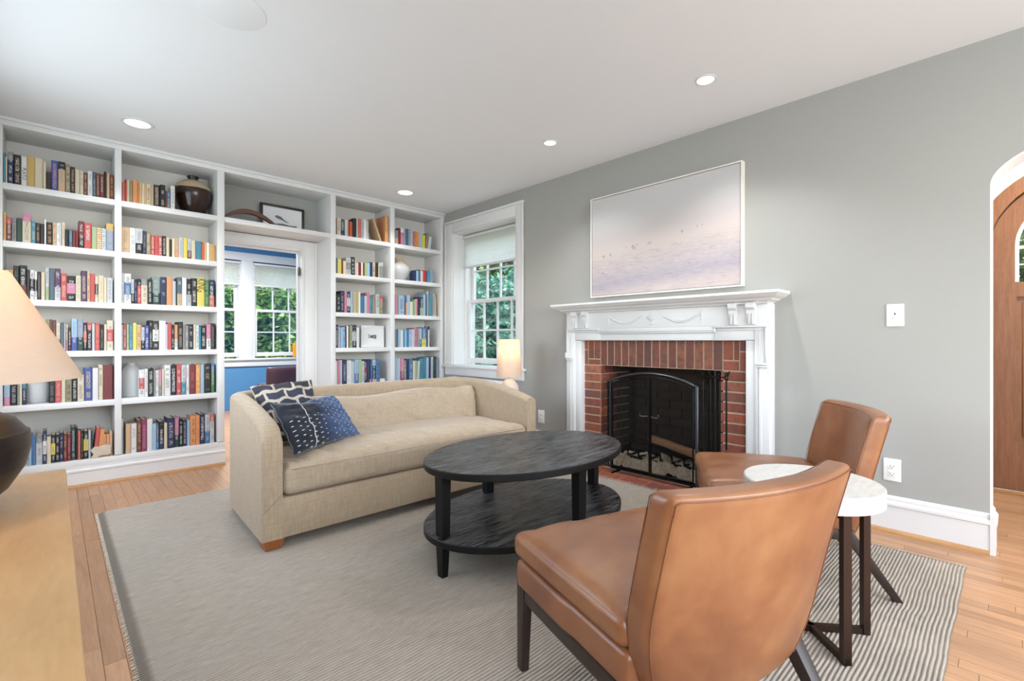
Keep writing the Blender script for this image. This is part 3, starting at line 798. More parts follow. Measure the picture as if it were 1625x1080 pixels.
def book_obj(b):
    w = b['x1'] - b['x0'] - .0012
    c = b['c']
    d = min(.30, max(.12, b['h'] * rk.uniform(.66, .76)))
    y = b['y'] + rk.choice([0, 0, .004, .008, .012])
    o = inst(COVER, 'book', (b['x0'] + .0006, y, ZB[b['row']] + .0005), (w, d, b['h'] - .001))
    if b['tilt']:
        o.rotation_euler = (0, R(b['tilt']), 0)
        if b['tilt'] > 0: o.scale.z *= .97; o.location.z += math.sin(R(b['tilt'])) * w
    o.color = (*srgb(PALC[c[0]][0]), 1)
    o['ink'] = srgb(PALC[c[2]][0]) if len(c) > 2 else (0.5, 0.5, 0.5)
    o['style'] = float(STY[c[1]]) if len(c) > 1 and not b['word'] else 0.0
    p = inst(PAGES, 'page_block', (0, 0, 0)); p.parent = o
    size = 'tall ' if b['h'] > .275 else 'short ' if b['h'] < .19 else ''
    thick = 'thick ' if w > .052 else 'slim ' if w < .014 else ''
    lab = f"{size}{thick}{PALC[c[0]][1]} book"
    if b['word']: lab += f" lettered {b['word']}"
    elif len(c) > 2: lab += f" with {PALC[c[2]][1]} {SW[c[1]]}"
    lab += f", {ORD[b['n']]} from left, {ROW[b['row']]}, {BAYN[b['bay']]}"
    words = lab.split()
    if len(words) > 16:
        lab = lab.replace(' with ' + PALC[c[2]][1] + ' ' + SW[c[1]], '') if len(c) > 2 else lab
    meta(o, lab, 'book', f"books on the {ROW[b['row']]}, {BAYN[b['bay']]}")
    if b['word']:
        cu = bpy.data.curves.new('title', 'FONT')
        cu.body = b['word']; cu.size = w * (1.0 if b['word'] == 'PLATO' else 1.15); cu.align_x = 'CENTER'; cu.align_y = 'CENTER'; cu.extrude = .0004
        t = bpy.data.objects.new('tmp', cu); COL.objects.link(t)
        dg = bpy.context.evaluated_depsgraph_get()
        me = bpy.data.meshes.new_from_object(t.evaluated_get(dg))
        bpy.data.objects.remove(t)
        zc = .42 if b['word'] == 'PLATO' else .74
        M = Matrix.Translation((b['x0'] + .0006 + w / 2, y - .0006, ZB[b['row']] + b['h'] * zc)) @ Matrix.Rotation(R(90), 4, 'X') @ Matrix.Rotation(R(-90), 4, 'Z')
        if b['word'] == 'KING': M = M @ Matrix.Scale(1.45, 4, (0, 1, 0)) @ Matrix.Scale(.8, 4, (1, 0, 0))
        me.transform(M)
        OM = Matrix.Translation(o.location) @ Matrix.Diagonal((*o.scale, 1))
        me.transform(OM.inverted())
        me.materials.clear(); me.materials.append(MT['slot'])
        q = bpy.data.objects.new('title_lettering', me); COL.objects.link(q); q.parent = o
    return o
for b in books[:300]: book_obj(b)
bm = bmesh.new()
cl = bm.loops.layers.float_color.new('cover')
for b in books[300:]:
    nf = len(bm.faces)
    M = Matrix.Translation((b['x0'], b['y'], ZB[b['row']])) @ Matrix.Rotation(R(b['tilt']), 4, 'Y')
    v0 = len(bm.verts)
    w = b['x1'] - b['x0'] - .001
    d = min(.28, b['h'] * .7)
    prism(bm, [(p[0] * w, p[1] * d) for p in ou], 0, b['h'] - .001, 2)
    box(bm, .09 * w, .91 * w, .035 * d, .97 * d, .004, b['h'] - .006)
    bm.verts.ensure_lookup_table(); bm.faces.ensure_lookup_table()
    for v in bm.verts[v0:]: v.co = M @ v.co
    fs = bm.faces[nf:]
    for i, f in enumerate(fs):
        col = srgb(PALC[b['c'][0]][0]) if i < len(fs) - 6 else srgb('ddd3bd')
        for l in f.loops: l[cl] = (*col, 1)
if books[300:]:
    fin('book', bm, 'spinej', kind='stuff', label='slimmest remaining books standing between the larger ones on the shelves', cat='books')

# objects on the shelves
def lathe_thing(name, prof, c, m, label, cat, n=40, group=None):
    bm = bmesh.new(); lathe(bm, prof, (c[0], c[1], c[2]), n)
    return fin(name, bm, m, None, 60, origin=c, label=label, cat=cat, group=group)
v = thing('vase', (.845, 4.76, 2.07), 0, 'large dark brown glazed vase with cream shoulder and black neck, top shelf', 'vase')
bm = bmesh.new(); lathe(bm, [(.06, 0), (.075, .01), (.105, .08), (.128, .15), (.136, .19), (.133, .225), (.115, .26), (.08, .285), (.045, .302), (.038, .306)], (.845, 4.76, 2.0705)); fin('body', bm, 'vase', v, 60)
bm = bmesh.new(); lathe(bm, [(.036, .303), (.034, .315), (.044, .325), (.042, .335), (.03, .337)], (.845, 4.76, 2.0705)); fin('neck', bm, 'blackglaze', v, 60)
lathe_thing('vase', [(.055, 0), (.08, .02), (.118, .07), (.137, .115), (.13, .15), (.10, .185), (.065, .22), (.045, .25), (.05, .262), (.035, .262)], (2.79, 4.76, 1.6905), 'bulbvase', 'bulbous white and peach glazed vase beside teal books in rightmost bay', 'vase')
lathe_thing('ceramic_jar', [(.055, 0), (.062, .01), (.064, .19), (.052, .225), (.03, .24), (.03, .262), (.025, .262)], (.435, 4.74, .6005), 'grayceramic', 'tall pale grey ceramic jar at the left end of fifth shelf, bay left of doorway', 'jar')
lathe_thing('ceramic_pot', [(.055, 0), (.068, .012), (.074, .06), (.072, .12), (.05, .155), (.02, .165)], (-.083, 4.72, .6005), 'grayceramic', 'squat pale grey ceramic pot between books on fifth shelf, leftmost bay', 'pot')
bm = bmesh.new()
st = [(1125, 560), (1200, 490), (1265, 515), (1345, 480), (1410, 480), (1470, 510), (1440, 590), (1465, 650), (1390, 675), (1330, 650), (1262, 660), (1250, 700), (1205, 696), (1130, 690), (1190, 635)]
prism(bm, [(.190 + (a - 1125) / 345 * .118, .1857 + (700 - b) / 220 * .088) for a, b in st], YA + .002, YA + .02, 1)
fin('starfish_figure', bm, 'creamstone', None, 0, origin=(.25, YA + .01, .1855), bev=.003, label='cream stone starfish-like animal figure leaning against books on bottom shelf', cat='figurine')
# curved carved wood piece over the doorway
bm = bmesh.new()
n = 24
oP, iP = [], []
for i in range(n + 1):
    t = i / n
    x = 1.045 + .43 * t
    zt = .112 * math.sin(PI * min(1, t * 1.0)) ** .7 * (1.12 - .25 * t)
    th = .006 + .026 * math.sin(PI * t) ** .5
    oP.append((x, 2.0715 + max(zt, .004) + .006)); iP.append((x, 2.0712 + max(zt - th, 0)))
prism(bm, oP + iP[::-1], 4.66, 4.70, 1)
fin('boomerang', bm, 'boomerang', None, 0, origin=(1.26, 4.68, 2.0705), bev=.002, label='curved dark wooden boomerang lying on the shelf above the doorway', cat='carving')
fr = thing('picture_frame', (1.6, 4.86, 2.0705), 0, 'black framed whale drawing leaning on the shelf above the doorway', 'picture')
fx0, fx1, fz0, fz1, fy = 1.395, 1.795, 2.071, 2.325, 4.855
B('frame', 'frameblack', [(fx0, fx0 + .022, fy, fy + .022, fz0, fz1), (fx1 - .022, fx1, fy, fy + .022, fz0, fz1), (fx0 + .022, fx1 - .022, fy, fy + .022, fz1 - .022, fz1), (fx0 + .022, fx1 - .022, fy, fy + .022, fz0, fz0 + .022)], fr, bev=.002)
B('mat_board', 'linen_white', (fx0 + .022, fx1 - .022, fy + .010, fy + .014, fz0 + .022, fz1 - .022), fr)
bm = bmesh.new()
wh = [(.13, .125), (.155, .14), (.19, .138), (.23, .11), (.27, .09), (.33, .083), (.33, .06), (.27, .065), (.2, .06), (.15, .075), (.125, .1)]
prism(bm, [(fx0 + a, fz0 + b) for a, b in [(.13, .15), (.15, .158), (.185, .148), (.21, .125), (.24, .108), (.26, .1), (.235, .1), (.2, .115), (.16, .125), (.135, .135)]], fy + .0085, fy + .0098, 1)
prism(bm, [(fx0 + a, fz0 + b) for a, b in [(.12, .075), (.2, .085), (.27, .075), (.33, .08), (.33, .05), (.25, .055), (.17, .06), (.12, .062)]], fy + .0085, fy + .0098, 1)
fin('whale_print', bm, 'artgrey', fr)
pf = thing('picture_frame', (2.43, 4.66, .9605), 0, 'white framed small dark sketch standing on fourth shelf right of doorway', 'picture')
B('frame', 'white', [(2.295, 2.555, 4.655, 4.672, .961, .985), (2.295, 2.555, 4.655, 4.672, 1.165, 1.19), (2.295, 2.32, 4.655, 4.672, .985, 1.165), (2.53, 2.555, 4.655, 4.672, .985, 1.165)], pf, bev=.002)
B('mat_board', 'linen_white', (2.32, 2.53, 4.662, 4.668, .985, 1.165), pf)
bm = bmesh.new()
for i, (a, b, w, h) in enumerate([(0, 0, .008, .045), (.016, .004, .02, .03), (.042, 0, .012, .038), (.058, -.004, .03, .042), (.03, .01, .02, .02)]):
    box(bm, 2.38 + a, 2.38 + a + w, 4.6605, 4.6618, 1.055 + b, 1.055 + b + h)
fin('ink_sketch', bm, 'artgrey', pf)
for i, (x, h) in enumerate(((3.06, .235), (3.11, .235))):
    bm = bmesh.new()
    z = .9605
    lathe(bm, [(.017, 0), (.018, .03), (.013, .07), (.016, .12), (.009, .15), (.0065, .2), (.010, .215), (.011, .228), (.005, h)], (x, 4.64, z), 14)
    fin('carved_figure', bm, 'blackglaze', None, 60, origin=(x, 4.64, z), label=('left' if not i else 'right') + ' one of two slender black carved figures beside books, rightmost bay', cat='figurine', group='slender black carved figures')
b_ = inst(COVER, 'book', (2.37, 4.60, .6005 + .001), (.03, .15, .17), (0, 0, 0))
b_.color = (*srgb('e6ddd6'), 1); b_['ink'] = srgb('d98f80'); b_['style'] = 3.0
b_.rotation_euler = (0, R(90), 0); b_.location = (2.36, 4.595, .6005 + .031)
p_ = inst(PAGES, 'page_block', (0, 0, 0)); p_.parent = b_
meta(b_, 'cream book lying flat at right end of fifth shelf, bay right of doorway', 'book', 'books on the fifth shelf down, bay right of doorway')

# ------------------------------------------------------------------ fireplace
fp = thing('fireplace', (XB, 1.85, 0), 0, 'brick fireplace with a white carved wooden mantelpiece on the grey wall', 'fireplace')
BXF = 3.25
# brick backing (mortar)
B('mortar_bed', 'mortar', [(BXF + .004, XB + .02, 1.19, 1.353, 0, 1.05), (BXF + .004, XB + .02, 2.35, 2.565, 0, 1.05), (BXF + .004, XB + .02, 1.353, 2.35, .83, 1.05), (XB + .01, XB + .38, 2.345, 2.3595, 0, .83), (XB + .01, XB + .38, 1.3435, 1.358, 0, .83)], fp)
bm = bmesh.new()
box(bm, 0, 1, 0, 1, 0, 1, bev=.035, seg=1)
bmesh.ops.recalc_face_normals(bm, faces=bm.faces[:])
BRK = bpy.data.meshes.new('brick'); bm.to_mesh(BRK); bm.free(); BRK.materials.append(MT['brick'])
BRK3 = BRK.copy(); BRK3.materials.clear(); BRK3.materials.append(MT['soot'])
BRK2 = BRK.copy(); BRK2.materials.clear(); BRK2.materials.append(MT['brick2'])
rr = random.Random(5)
def brick(x0, x1, y0, y1, z0, z1, g=.0045, par=None, me=None):
    if y1 - y0 > z1 - z0: z0 += .001; z1 -= .001
    j = rr.uniform(-.0015, .0015)
    return inst(me or BRK, 'brick', (x0 + j, y0 + g, z0 + g), (x1 - x0, y1 - y0 - 2 * g, z1 - z0 - 2 * g), parent=par or fp)
ch = .83 / 12
soot_stain = None
for side in (0, 1):
    ya, yb = ((1.203, 1.3525), (2.3515, 2.55))[side]
    for k in range(12):
        z0 = k * ch
        if side == 0: brick(BXF, XB + .01, ya, yb, z0, z0 + ch)
        else:
            if k > 2 or k == 1: brick(BXF, XB + .01, ya, yb, z0, z0 + ch)
            else: brick(BXF, XB + .01, ya, ya + .10, z0, z0 + ch); brick(BXF, XB + .01, ya + .10, yb, z0, z0 + ch)
# soldier course over the opening, irregular ends
y = 1.353
while y < 2.34:
    w = (2.35 - 1.353) / 15
    brick(BXF, XB + .01, y, y + w, .83, 1.035, me=BRK2); y += w
brick(BXF, XB + .01, 1.283, 1.353, .90, 1.035); brick(BXF, XB + .01, 1.245, 1.353, .83, .90); brick(BXF, XB + .01, 1.245, 1.283, .90, 1.035)
brick(BXF, XB + .01, 1.203, 1.245, .83, .96); brick(BXF, XB + .01, 1.203, 1.245, .96, 1.035)
brick(BXF, XB + .01, 2.35, 2.415, .88, 1.035); brick(BXF, XB + .01, 2.415, 2.475, .88, 1.035); brick(BXF, XB + .01, 2.35, 2.475, .83, .88); brick(BXF, XB + .01, 2.475, 2.55, .83, .955); brick(BXF, XB + .01, 2.475, 2.55, .955, 1.035)
# firebox returns in brick (left return is the one in view)
for k in range(12):
    z0 = k * ch
    for i in range(5):
        x0 = BXF + i * .11 - (.055 if k % 2 else 0)
        if x0 + .11 > XB + .47: continue
        mm = (BRK, BRK2, BRK3, BRK3, BRK3)[i]
        inst(mm, 'brick', (max(x0, BXF) + .001, 2.336, z0 + .004), (x0 + .11 - max(x0, BXF) - .005, .016, ch - .009), parent=fp)
        inst(mm, 'brick', (max(x0, BXF) + .001, 1.351, z0 + .004), (x0 + .11 - max(x0, BXF) - .005, .016, ch - .009), parent=fp)
B('firebox', 'soot', [(XB, 3.86, 2.36, 2.44, 0, .85), (XB, 3.86, 1.26, 1.343, 0, .85), (3.76, 3.86, 1.343, 2.36, 0, .85), (XB + .02, 3.86, 1.26, 2.44, .85, .9), (XB, 3.86, 1.343, 2.36, -.02, .012)], fp)
bm = bmesh.new()
for k in range(11):
    yy = 1.345 - (.11 if k % 2 else 0)
    while yy < 2.35:
        a, b = max(yy, 1.345), min(yy + .22, 2.355)
        if b - a > .02: box(bm, 3.748, 3.762, a + .004, b - .004, .012 + k * .075 + .004, .012 + (k + 1) * .075 - .004)
        yy += .22
fin('back_bricks', bm, 'soot', fp, kind='stuff')
# hearth paving of bricks, flush with the floor
B('hearth_bed', 'mortar', (2.80, XB, .98, 2.72, -.014, .0015), fp)
for i in range(4):
    for j in range(9):
        x0 = 2.83 + i * .105; y0 = .985 + j * .21 - (.105 if i % 2 else 0)
        a, b = max(y0, .985), min(y0 + .21, 2.715)
        if b - a > .03: inst(BRK, 'brick', (x0 + .004, a + .004, -.01), (.097, b - a - .008, .014), parent=fp)
# firewood, grate and ash
bm = bmesh.new()
N = 60
V = [[None] * (N + 1) for _ in range(N + 1)]
for i in range(N + 1):
    for j in range(N + 1):
        x = 3.31 + .42 * i / N; yy = 1.37 + .96 * j / N
        h = .02 + .10 * math.sin(PI * (i / N) ** .6) * (.5 + .5 * math.sin(PI * j / N)) + .05 * noise.noise(Vector((x * 14, yy * 14, 2))) + .03 * noise.noise(Vector((x * 45, yy * 45, 5)))
        V[i][j] = bm.verts.new((x, yy, max(.014, h)))
for i in range(N):
    for j in range(N): bm.faces.new([V[i][j], V[i + 1][j], V[i + 1][j + 1], V[i][j + 1]])
fin('ash_heap', bm, 'ash', None, 180, origin=(3.5, 1.85, .012), kind='stuff', label='heap of grey ash and embers on the firebox floor', cat='ash')
gr = thing('log_grate', (3.48, 1.86, .014), 0, 'black iron log grate inside the sooty firebox', 'grate')
for i in range(7):
    yy = 1.58 + i * .095
    bm = bmesh.new(); tube(bm, [(3.34, yy, .17), (3.35, yy, .115), (3.60, yy, .105), (3.62, yy, .16)], .008); fin('bar', bm, 'blackmetal', gr, 60)
for x in (3.38, 3.58):
    bm = bmesh.new(); tube(bm, [(x, 1.56, .095), (x, 2.17, .095)], .009); fin('cross_bar', bm, 'blackmetal', gr, 60)
    for yy in (1.6, 2.12):
        bm = bmesh.new(); tube(bm, [(x, yy, .014), (x, yy, .095)], .008); fin('leg', bm, 'blackmetal', gr, 60)
def log(y0, y1, x0, x1, z0, z1, r, m, label, split=False):
    bm = bmesh.new()
    a, b = Vector((x0, y0, z0)), Vector((x1, y1, z1))
    prof = [(math.cos(t) * r * (1 + .12 * math.sin(3 * t + z0 * 50)), math.sin(t) * r * (.8 if not split or math.sin(t) < 0 else .35)) for t in [2 * PI * i / 12 for i in range(12)]]
    d = (b - a).normalized(); s = d.cross(Vector((0, 0, 1))).normalized(); u = s.cross(d)
    rings = []
    for k in range(9):
        c = a.lerp(b, k / 8)
        rings.append([bm.verts.new(c + s * p[0] + u * p[1] + Vector((0, 0, .004 * noise.noise(c * 20 + Vector((i, 0, 0)))))) for i, p in enumerate(prof)])
    for p, q in zip(rings, rings[1:]):
        for i in range(12): bm.faces.new([p[i], p[(i + 1) % 12], q[(i + 1) % 12], q[i]])
    bm.faces.new(rings[0][::-1]); bm.faces.new(rings[-1])
    o = fin('firewood_log', bm, m, None, 50, origin=tuple(a), label=label, cat='log', group='logs in the firebox')
log(1.50, 2.0, 3.42, 3.46, .18, .26, .055, 'firewood', 'pale split log resting across the grate behind the screen', True)
log(1.62, 2.2, 3.53, 3.50, .158, .15, .04, 'char', 'charred log at the back of the grate behind the pale log')

# white mantelpiece parts
def MP(name, dims, bev=.003, m='white'): return B(name, m, dims, fp, bev=bev)
XM = 3.172
def ym(y): return 3.64 - y            # mirror about the fireplace axis (left side sits at 1.0 .. 2.63)
def side(name, dims, bev=.0025):
    for mirror in (0, 1):
        dd = []
        for (x0, x1, y0, y1, z0, z1) in dims:
            if mirror: y0, y1 = 3.696 - y1, 3.696 - y0
            dd.append((x0, x1, y0, y1, z0, z1))
        MP(name, dd, bev)
side('pilaster', [(XM + .012, XB, 1.041, 1.128, 0, 1.262), (XM + .026, XB, 1.1285, 1.186, 0, 1.034)])
side('moulding', [(XM + .002, XM + .012, 1.082, 1.100, .02, .862), (XM + .006, XM + .012, 1.108, 1.116, .02, .862)])
side('ear_moulding', [(XM - .004, XM + .012, 1.050, 1.064, .896, 1.1155), (XM + .002, XM + .012, 1.066, 1.073, .896, 1.0975), (XM + .005, XM + .012, 1.094, 1.102, .896, 1.074)])
side('ear_bracket', [(XM - .014, XM + .012, 1.044, 1.112, .880, .895), (XM - .006, XM + .012, 1.050, 1.106, .864, .8795), (XM - .014, XM - .0045, 1.044, 1.054, .8955, .93)])
MP('lintel_board', [(XM + .026, XB, 1.1865, 2.5095, 1.035, 1.0855), (XM + .018, XM + .026, 1.187, 2.509, 1.034, 1.041)])
MP('architrave', [(XM + .006, XB, 1.385, 2.311, 1.086, 1.098), (XM - .004, XB, 1.385, 2.311, 1.0985, 1.112), (XM + .018, XB, 1.1285, 1.384, 1.036, 1.1155), (XM + .018, XB, 2.312, 2.5675, 1.036, 1.1155),
                  (XM - .002, XM + .017, 1.37, 1.3845, 1.088, 1.1155), (XM - .002, XM + .017, 2.3115, 2.326, 1.088, 1.1155),
                  (XM - .006, XB, 1.049, 1.386, 1.116, 1.129), (XM - .006, XB, 2.31, 2.647, 1.116, 1.129), (XM + .002, XM + .0115, 1.074, 1.365, 1.099, 1.106), (XM + .002, XM + .0115, 2.331, 2.622, 1.099, 1.106)])
MP('frieze', [(XM + .013, XB, 1.1285, 2.5675, 1.1295, 1.262), (XM + .013, XB, 1.3865, 2.3095, 1.112, 1.1295)])
# consoles under the shelf
for ya in (1.117, 1.227, 2.416, 2.526):
    bm = bmesh.new()
    prism(bm, [(XM + .014, 1.132), (XM - .002, 1.132), (XM - .006, 1.17), (XM - .014, 1.20), (XM - .016, 1.225), (XM - .034, 1.24), (XM - .036, 1.268), (XM + .014, 1.268)], ya, ya + .052, 1)
    c_ = fin('bracket', bm, 'white', fp, 0, bev=.002)
    for k in range(2):
        bm = bmesh.new(); box(bm, XM - .016, XM + .0, ya + .011 + k * .02, ya + .019 + k * .02, 1.137, 1.205, bev=.002); fin('flute', bm, 'white', c_)
bm = bmesh.new()
def cornice(off, z): return [(XB, .96 - off * .0 + .03 - off), (XM - .03 - off, .99 - off), (XM - .03 - off, 2.64 + off), (XB, 2.64 + off)]
levels = [(-.036, 1.262), (-.028, 1.272), (.0, 1.282), (.006, 1.29), (.012, 1.292), (.034, 1.302), (.055, 1.318), (.058, 1.320), (.058, 1.336)]
rings = []
for off, z in levels:
    rings.append([bm.verts.new((x, y, z)) for x, y in ((XB, 1.013 - off), (XM - .044 - off, 1.013 - off), (XM - .044 - off, 2.684 + off), (XB, 2.684 + off))])
for a, b in zip(rings, rings[1:]):
    for i in range(3): bm.faces.new([a[i], a[i + 1], b[i + 1], b[i]])
bm.faces.new(rings[0]); bm.faces.new(rings[-1])
fin('mantel_shelf', bm, 'white', fp)
# carved relief: urn and two swags
XR = XM + .012
bm = bmesh.new()
for s in (-1, 1):
    pts = []
    for i in range(17):
        t = i / 16
        yy = 1.845 + s * (.085 + .29 * t)
        zz = 1.218 - .05 * math.sin(PI * t) - .006 * (1 - t)
        pts.append((XR, yy, zz))
    tube(bm, pts, .004, 6, rad=[.004 + .005 * math.sin(PI * i / 16) + (.002 if i % 2 else 0) for i in range(17)])
    e = pts[-1]
    tube(bm, [(XR, e[1], e[2] + .012), (XR, e[1] + s * .004, e[2] - .03), (XR, e[1], e[2] - .06)], .005, 6, rad=[.003, .007, .002])
    tube(bm, [(XR, e[1] + s * .008, e[2] + .02), (XR, e[1] - s * .01, e[2] + .006)], .004, 6)
    tube(bm, [(XR, pts[0][1], pts[0][2] + .012), (XR, pts[0][1], pts[0][2] - .008)], .006, 6)
fin('carved_swags', bm, 'white', fp, 60)
bm = bmesh.new()
lathe(bm, [(.002, 0), (.022, .003), (.01, .012), (.008, .022), (.025, .034), (.042, .048), (.046, .056), (.03, .062), (.012, .07), (.009, .082), (.004, .09)], (XR, 1.845, 1.150), 20)
bmesh.ops.scale(bm, vec=(.35, 1, 1), space=Matrix.Translation((-XR, -1.845, -1.15)), verts=bm.verts[:])
fin('carved_urn', bm, 'white', fp, 60)

# fire screen: arched double doors, mesh, handles, feet
sc_ = thing('fire_screen', (3.21, 1.86, 0), 0, 'black arched fireplace screen with two mesh doors and hooked handles', 'fire screen')
def atop(y): return .715 + .072 * (1 - ((y - 1.857) / .35) ** 2)
XS = 3.195
def bar(name, pts, w=.011, par=sc_, m='blackmetal', n=6):
    bm = bmesh.new(); tube(bm, pts, w, n); return fin(name, bm, m, par, 60)
ys = [1.507 + .7 * i / 20 for i in range(21)]
bar('outer_frame', [(XS, 1.507, .03)] + [(XS, y, atop(y)) for y in ys] + [(XS, 2.207, .03)], .013, m='greymetal')
bar('bottom_rail', [(XS, 1.507, .035), (XS, 2.207, .035)], .012)
for k, (ya, yb) in enumerate(((1.528, 1.850), (1.864, 2.186))):
    yy = [ya + (yb - ya) * i / 10 for i in range(11)]
    d = bar('screen_door', [(XS - .012, ya, .055)] + [(XS - .012, y, atop(y) - .026) for y in yy] + [(XS - .012, yb, .055), (XS - .012, ya, .055)], .0065)
    bm = bmesh.new()
    for a, b in zip(yy, yy[1:]): prism(bm, [(a, .055), (b, .055), (b, atop(b) - .026), (a, atop(a) - .026)], XS - .0125, XS - .0115, 0)
    fin('mesh_panel', bm, 'mesh', d)
    yh = 1.835 if k == 0 else 1.879
    s = -1 if k == 0 else 1
    bar('handle', [(XS - .012, yh, .47), (XS - .035, yh, .475), (XS - .038, yh + s * .02, .47), (XS - .036, yh + s * .05, .472), (XS - .03, yh + s * .058, .485), (XS - .03, yh + s * .05, .495)], .006, d, 'nickel')
    yo = ya if k == 0 else yb
    for z in (.15, .6): bar('hinge', [(XS - .008, yo, z), (XS - .008, yo, z + .035)], .008, d)
# folding side wings
for s, yo in ((0, 1.507), (1, 2.207)):
    y2 = yo + (-.06 if s == 0 else .06)
    w_ = bar('side_wing', [(XS, yo, .035), (XS, yo, atop(yo) - .01), (XS + .045, y2, atop(yo) - .01), (XS + .045, y2, .035), (XS, yo, .035)], .008)
    bm = bmesh.new(); v_ = [bm.verts.new(p) for p in ((XS, yo, .04), (XS + .045, y2, .04), (XS + .045, y2, .70), (XS, yo, .70))]; bm.faces.new(v_); fin('mesh_panel', bm, 'mesh', w_)
for yy in (1.56, 2.16): bar('foot', [(XS - .06, yy, .008), (XS + .05, yy, .008), (XS, yy, .03)], .008)

# hearth tool set on its stand
ts = thing('fire_tool_stand', (3.07, 1.33, .002), 0, 'black iron fire tool stand with hooked crossbar beside the screen', 'tool stand')
bm = bmesh.new(); lathe(bm, [(.085, 0), (.085, .008), (.05, .016), (.012, .03), (.010, .04)], (3.07, 1.33, .005), 28); fin('base', bm, 'blackmetal', ts, 50)
bar('pole', [(3.07, 1.33, .03), (3.07, 1.33, .84)], .008, ts)
for k in range(4):
    a = PI / 4 + k * PI / 2
    dx, dy = math.cos(a), math.sin(a)
    bar('hook', [(3.07, 1.33, .80), (3.07 + dx * .05, 1.33 + dy * .05, .795), (3.07 + dx * .085, 1.33 + dy * .085, .81), (3.07 + dx * .095, 1.33 + dy * .095, .835)], .005, ts)
tools = [('poker', 3.0), ('tongs', 0), ('shovel', 0), ('hearth_brush', 0)]
for k, nm in enumerate(('fire_poker', 'fire_tongs', 'ash_shovel', 'hearth_brush')):
    a = PI / 4 + k * PI / 2
    x, y = 3.07 + math.cos(a) * .075, 1.33 + math.sin(a) * .075
    lab = {'fire_poker': 'black iron poker hanging from the tool stand', 'fire_tongs': 'black iron tongs hanging from the tool stand', 'ash_shovel': 'black ash shovel hanging from the tool stand', 'hearth_brush': 'black hearth brush hanging from the tool stand'}[nm]
    t_ = thing(nm, (x, y, .2), 0, lab, nm.split('_')[-1], 'fireplace tools')
    bar('handle_loop', [(x + .02 * math.cos(b), y, .80 + .025 * math.sin(b)) for b in [2 * PI * i / 12 for i in range(13)]], .004, t_)
    bar('shaft', [(x, y, .775), (x, y, .2 if nm == 'fire_poker' else .33)], .006, t_)
    bm = bmesh.new()
    if nm == 'fire_poker': tube(bm, [(x, y, .2), (x, y, .15), (x, y + .03, .17)], .006)
    elif nm == 'fire_tongs':
        tube(bm, [(x, y, .34), (x, y - .03, .28), (x, y - .01, .18)], .005); tube(bm, [(x, y, .34), (x, y + .03, .28), (x, y + .01, .18)], .005)
    elif nm == 'ash_shovel': prism(bm, [(y - .03, .33), (y + .03, .33), (y + .045, .18), (y - .045, .18)], x - .006, x + .002, 0)
    else: lathe(bm, [(.012, .13), (.022, .11), (.03, 0)], (x, y, .19), 14)
    fin({'fire_poker': 'hooked_tip', 'fire_tongs': 'jaws', 'ash_shovel': 'blade', 'hearth_brush': 'bristles'}[nm], bm, 'blackmetal', t_, 40)

# ------------------------------------------------------------------ painting
PX = 3.235
pa = thing('framed_painting', (XB, 1.85, 1.39), 0, 'large pastel beach scene canvas in a white float frame above the mantel', 'painting')
py0, py1, pz0, pz1 = 1.222, 2.440, 1.388, 2.205
bm = bmesh.new()
t = .009
for d in [(PX, XB - .002, py0, py0 + t, pz0, pz1), (PX, XB - .002, py1 - t, py1, pz0, pz1), (PX, XB - .002, py0 + t, py1 - t, pz1 - t, pz1), (PX, XB - .002, py0 + t, py1 - t, pz0, pz0 + t), (PX + .02, XB - .002, py0 + t, py1 - t, pz0 + t, pz1 - t)]: box(bm, *d)
fin('float_frame', bm, 'framewhite', pa)
def canvas():
    g = G('pastel_beach_print')
    p = g.coord('Position')
    X, Y, Z = g.sep(p)
    yn = g.math('MULTIPLY_ADD', Y, -1 / (py1 - py0), py1 / (py1 - py0))   # 0 left .. 1 right
    zn = g.math('MULTIPLY_ADD', Z, 1 / (pz1 - pz0), -pz0 / (pz1 - pz0))
    n = g.noise(g.coord('Position', (1, 2.4, 9)), 2.2, 6, .62, .6)
    n2 = g.noise(g.coord('Position', (1, 3.5, 22)), 3.5, 6, .65, .8)
    tilt = g.math('MULTIPLY_ADD', yn, -.10, zn)
    h = g.math('MULTIPLY_ADD', g.math('SUBTRACT', n, .5), .10, tilt)
    skyc = g.ramp(h, [(.0, srgb('c9b7b3')), (.10, srgb('b3a9b4')), (.22, srgb('c3b5b8')), (.33, srgb('cbbcb8')), (.42, srgb('d2c3bd')), (.55, srgb('c9c0bd')), (.75, srgb('cfcecd')), (1, srgb('d3d1cf'))])
    wet = g.math('MULTIPLY', g.math('LESS_THAN', h, .36), g.math('MULTIPLY', g.math('SUBTRACT', n2, .52, clamp=True), 3.2, clamp=True))
    c = g.mix(g.math('MULTIPLY', wet, .8), skyc, srgb('8f8ba3'))
    hi = g.math('MULTIPLY', g.math('LESS_THAN', h, .40), g.math('MULTIPLY', g.math('SUBTRACT', .44, n2, clamp=True), 4.0, clamp=True))
    c = g.mix(g.math('MULTIPLY', hi, .7), c, srgb('ecdcc6'))
    hs = g.node('ShaderNodeHueSaturation'); hs.inputs['Saturation'].default_value = .8; hs.inputs['Value'].default_value = .86; g.put(hs.inputs['Color'], c)
    return g.set(hs.outputs[0], .55)
MT['canvas'] = canvas()
cv = B('canvas', 'canvas', (PX + .004, PX + .018, py0 + .014, py1 - .014, pz0 + .014, pz1 - .014), pa)
bm = bmesh.new()
